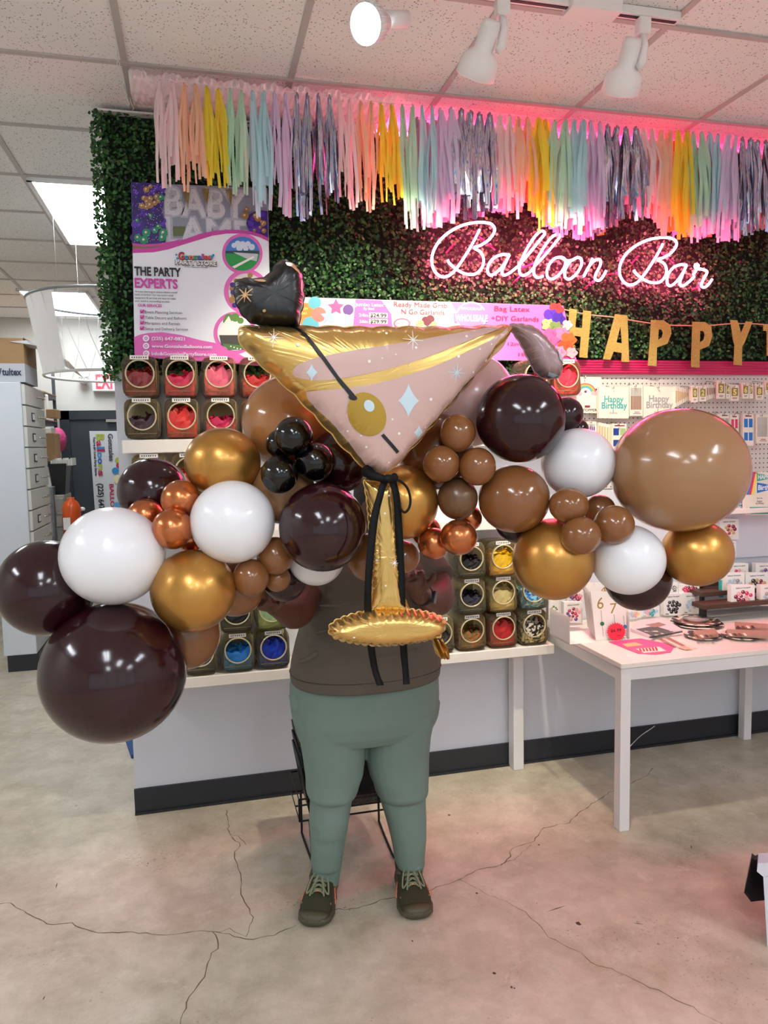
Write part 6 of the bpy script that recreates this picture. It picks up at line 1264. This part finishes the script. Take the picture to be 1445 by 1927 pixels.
# far wall door, exit sign and banner
dL, dT = W(113, 775, YE).x, W(150, 773, YE).z; M_dark = mat('charcoal_door', '#343c42', .45); M_dk2 = mat('charcoal_frame', '#272d33', .45)
m = MB(); m.bar(dL, dL+.10, YE-.06, YE, 0, dT, M_dk2); m.bar(dL, dL+1.15, YE-.06, YE, dT-.10, dT, M_dk2); m.bar(dL+1.08, dL+1.18, YE-.06, YE, 0, dT, M_dk2); m.bar(dL+.10, dL+1.08, YE-.035, YE-.005, 0, dT-.10, M_dark)
q = W(200, 792, YE-.05); m.bar(q.x, q.x+.35, YE-.09, YE-.05, q.z-.015, q.z+.015, M_hook); struct(m.build('door_1'))
def bt(p, q, s, col, capx, x_left):   # vertical text reading downwards; p,q: pixel top and bottom of the run
    a = W(x_left, p, YE-.075); b_ = W(x_left, q, YE-.075); mb_.text(s, Vector((a.x, YE-.078, a.z)), -Z, X, a.z-b_.z, capx*(YE*.97)/F, col, .03)
mb_ = MB(); pts = [(168,811),(250,811),(262,1010),(182,1010)]; mb_.ext([W(x, y, YE-.07) for x, y in pts], (0, .01, 0), mat('banner_grey_white', '#d3d6da', .5))
bt(816, 868, 'Gonzales', mat('banner_script', '#4a4d55', .5), 8, 203)
for k, (ch, col) in enumerate(zip('Balloons', ('#a9b62c', '#b51f52', '#2d86c4', '#b51f52', '#3f8fc8', '#2d5fb0', '#a9b62c', '#b51f52'))): yy = (817, 830, 841, 846, 851, 862.5, 874, 886)[k]; bt(yy, yy+(12, 10, 4, 4, 11, 11, 11, 10)[k], ch, mat('bl_'+col[1:], col, .5), 13 if k in (0, 2, 3) else 10, 181+(k*.6))
bt(822, 895, "You're #1 Local Party Store", M_ink, 4, 175); bt(910, 985, '(225) 647-0821', M_ink, 9, 184); bt(911, 985, 'BALLOONS', mat('bl_b51f52', '#b51f52', .5), 7, 206)
for (x, y, r, col) in ((222,866,5,'#a9b62c'),(224,876,5,'#b51f52'),(217,886,6,'#2d86c4'),(222,902,8,'#e8dcb0'),(220,951,6,'#58a8d8')):
    c = W(x, y, YE-.08); mb_.poly([c+Vector((r*.0063*math.cos(a_), -.001, r*.0063*math.sin(a_))) for a_ in [k*.52 for k in range(12)]], mat('bl_'+col[1:], col, .5))
tag(mb_.build('door_banner', loc=W(200, 900, YE-.07)), 'vertical balloon shop banner hanging on the dark door', 'banner')
t = thing('exit_sign', 'white exit sign with red letters above the dark door', 'exit sign', W(200, 718, YE-.1))
m = MB(); a, b_ = W(172, 702, YE-.1), W(231, 737, YE-.1); m.bar(a.x, b_.x, YE-.1, YE-.005, b_.z, a.z, M_whitem, .01); m.build('housing', t)
m = MB(); q, w2 = W(181, 731, YE-.1), W(226, 731, YE-.1); m.text('EXIT', (q.x, YE-.104, q.z), X, Z, w2.x-q.x, 25*YE*.97/F, mat('exit_red_glow', '#ff3040', .5, emit=1.2, ecol='#ff2a3c'), .02); m.build('letters', t)
t = thing('emergency_lamp', 'round white emergency lamp beside the exit sign', 'emergency light', W(156, 714, YE-.1))
m = MB(); c = W(156, 714, YE-.12); m.lathe([(0, .02), (0, .055), (.06, .055), (.1, .03)], c, Y_, mat('emergency_housing', '#cfd0ce', .4), 18)
for k in range(9): m.ell(c+Vector(((k % 3-1)*.03, -.006, (k//3-1)*.03)), .011, M_cardw, 8, 6)
m.build('lamp_head', t); m = MB(); e_ = W(171, 716, YE-.06); m.bar(c.x, e_.x, YE-.08, YE-.05, c.z-.015, c.z+.015, MC['emergency_housing']); m.build('bracket', t)
# shelving behind the cabinet
sy0, sy1 = yc0+.95, YE-.35; sx1 = W(112, 800, sy1).x-.02
t = thing('storage_shelving', 'dark shelving with boards running back to the far wall', 'shelving', (sx1-.25, (sy0+sy1)/2, 0))
M_shf = mat('dark_shelf_metal', '#3a4048', .5)
zsh = [W(100, 788, 7.9).z, W(100, 868, 7.9).z, W(100, 970, 7.9).z, W(95, 735, 7.9).z]
for zz in zsh:
    m = MB(); m.bar(sx1-.6, sx1, sy0, sy1, zz-.05, zz-.01, M_shf); m.bar(sx1-.6, sx1+.005, sy0, sy1, zz-.01, zz, M_card); m.build('shelf_board', t)
for yy in (sy0, sy1): m = MB(); m.bar(sx1-.03, sx1, yy-.03, yy, 0, zsh[3]+.35, M_shf); m.build('post', t)
def bx(name, label, cat, x0, y0, x1, y1, yy, dep, mt, bev=.004):
    a, b_ = W(x0, y0, yy), W(x1, y1, yy); m = MB(); m.bar(a.x, b_.x, yy, yy+dep, b_.z, a.z, mt, bev); return tag(m.build(name, loc=(a.x, yy, b_.z)), label, cat)
bx('cardboard_box', 'brown cardboard box on the middle shelf of the back shelving', 'box', 77, 815, 105, 866, 7.75, .3, M_card)
bx('white_packet', 'white packet lying on the brown cardboard box in the back', 'packet', 78, 805, 96, 815, 7.76, .25, M_cardw)
bx('cardboard_box', 'small brown box on the upper back shelf below the hoop', 'box', 86, 770, 106, 786, 7.8, .25, M_card)
bx('cutting_board', 'rounded white board standing on the upper back shelf', 'board', 80, 742, 92, 786, 8.05, .04, M_cardw, .01)
m = MB(); m.ell(W(109, 828, 8.35), (.085, .1, .13), mat('pink_tissue', '#c8457c', .7, bump=1, bscale=40), 16, 12); tag(m.build('pink_bag', loc=W(109, 840, 8.35)), 'crumpled pink bag beside the brown box on the shelf', 'bag')
bx('cardboard_sheet', 'tall brown cardboard sheet standing behind the drawers', 'cardboard sheet', 76, 880, 88, 1030, 7.6, .03, M_card)
m = MB(); m.ext([W(x, y, 7.58) for x, y in ((78,842),(97,915),(84,918),(78,880))], (0, .01, 0), M_cardw); tag(m.build('poster_board', loc=W(85, 900, 7.58)), 'white triangular panel leaning in front of the cardboard sheet', 'panel')
t = thing('black_basket', 'black plastic basket full of white envelopes in the back room', 'basket', W(108, 930, 7.6)); a, b_ = W(90, 873, 7.6), W(128, 930, 7.6); m = MB()
m.loft([[Vector((x_, y__, zz)) for x_, y__ in ((a.x+k, 7.6+k), (b_.x-k, 7.6+k), (b_.x-k, 7.9-k), (a.x+k, 7.9-k))] for zz, k in ((b_.z, .03), (a.z, 0))], mat('black_plastic2', '#15171b', .4), False); m.build('basket_body', t)
for k in range(9): e = MB(); e.bar(a.x+.02+k*.022, a.x+.036+k*.022, 7.62, 7.86, a.z-.02, a.z+.03+.01*(k % 3), M_cardw); tag(e.build('envelope', loc=(a.x+.02+k*.022, 7.62, a.z)), 'white envelope standing in the black basket', 'envelope', 'envelopes in the black basket')
for k, (x0, y0, x1, yy, lab) in enumerate(((84, 916, 99, 7.5, 'narrow grey filing cabinet beside the drawers'), (101, 932, 121, 7.55, 'beige two drawer filing cabinet left of the orange jug'))):
    a, b_ = W(x0, y0, yy), W(x1, y0, yy); t = thing('filing_cabinet', lab, 'filing cabinet', ((a.x+b_.x)/2, yy+.2, 0)); mt = mat('file_grey' if k == 0 else 'file_beige', '#8e9396' if k == 0 else '#a8a69c', .45); m = MB(); m.bar(a.x, b_.x, yy, yy+.4, 0, a.z, mt, .005); m.build('carcass', t)
    for j in range(4): d_ = MB(); zz = a.z-.03-j*.30; d_.bar(a.x+.01, b_.x-.01, yy-.015, yy, zz-.27, zz, mt, .004); dd = d_.build('drawer', t); g_ = MB(); g_.bar((a.x+b_.x)/2-.025, (a.x+b_.x)/2+.025, yy-.03, yy-.015, zz-.15, zz-.13, M_hook); g_.build('handle', dd)
t = thing('orange_jug', 'orange plastic jug on a cart beside the white balloon', 'jug', W(137, 1000, 7.3)); c = W(137, 1005, 7.3); c2_ = W(137, 940, 7.3); m = MB(); hh = c2_.z-c.z; m.lathe([(0, .001), (0, .08), (hh*.75, .082), (hh*.92, .06), (hh, .03), (hh+.02, .03), (hh+.02, .001)], c, Z, mat('orange_plastic', '#e25a1c', .35), 24); m.build('jug_body', t)
m = MB(); m.bar(c.x-.06, c.x+.0, 7.205, 7.215, c.z+.05, c.z+.16, M_cardw); m.build('label', t)
bx('utility_cart', 'dark cart under the orange jug', 'cart', 121, 1008, 165, 1150, 7.2, .4, M_shf)
m = MB(); m.ell(W(155, 958, 7.4), (.025, .025, .02), M_cardw, 14, 10); m.tube([W(155, 960, 7.4), W(156, 1004, 7.4)], .012, M_ink, 8); tag(m.build('pump_bottle', loc=W(155, 1004, 7.4)), 'small bottle with white cap beside the orange jug', 'bottle')
bx('blue_case', 'dark blue case standing on the floor under the cabinet drawers', 'case', 78, 1205, 101, 1232, 6.9+.4, .3, mat('blue_case_mat', '#27405c', .6))
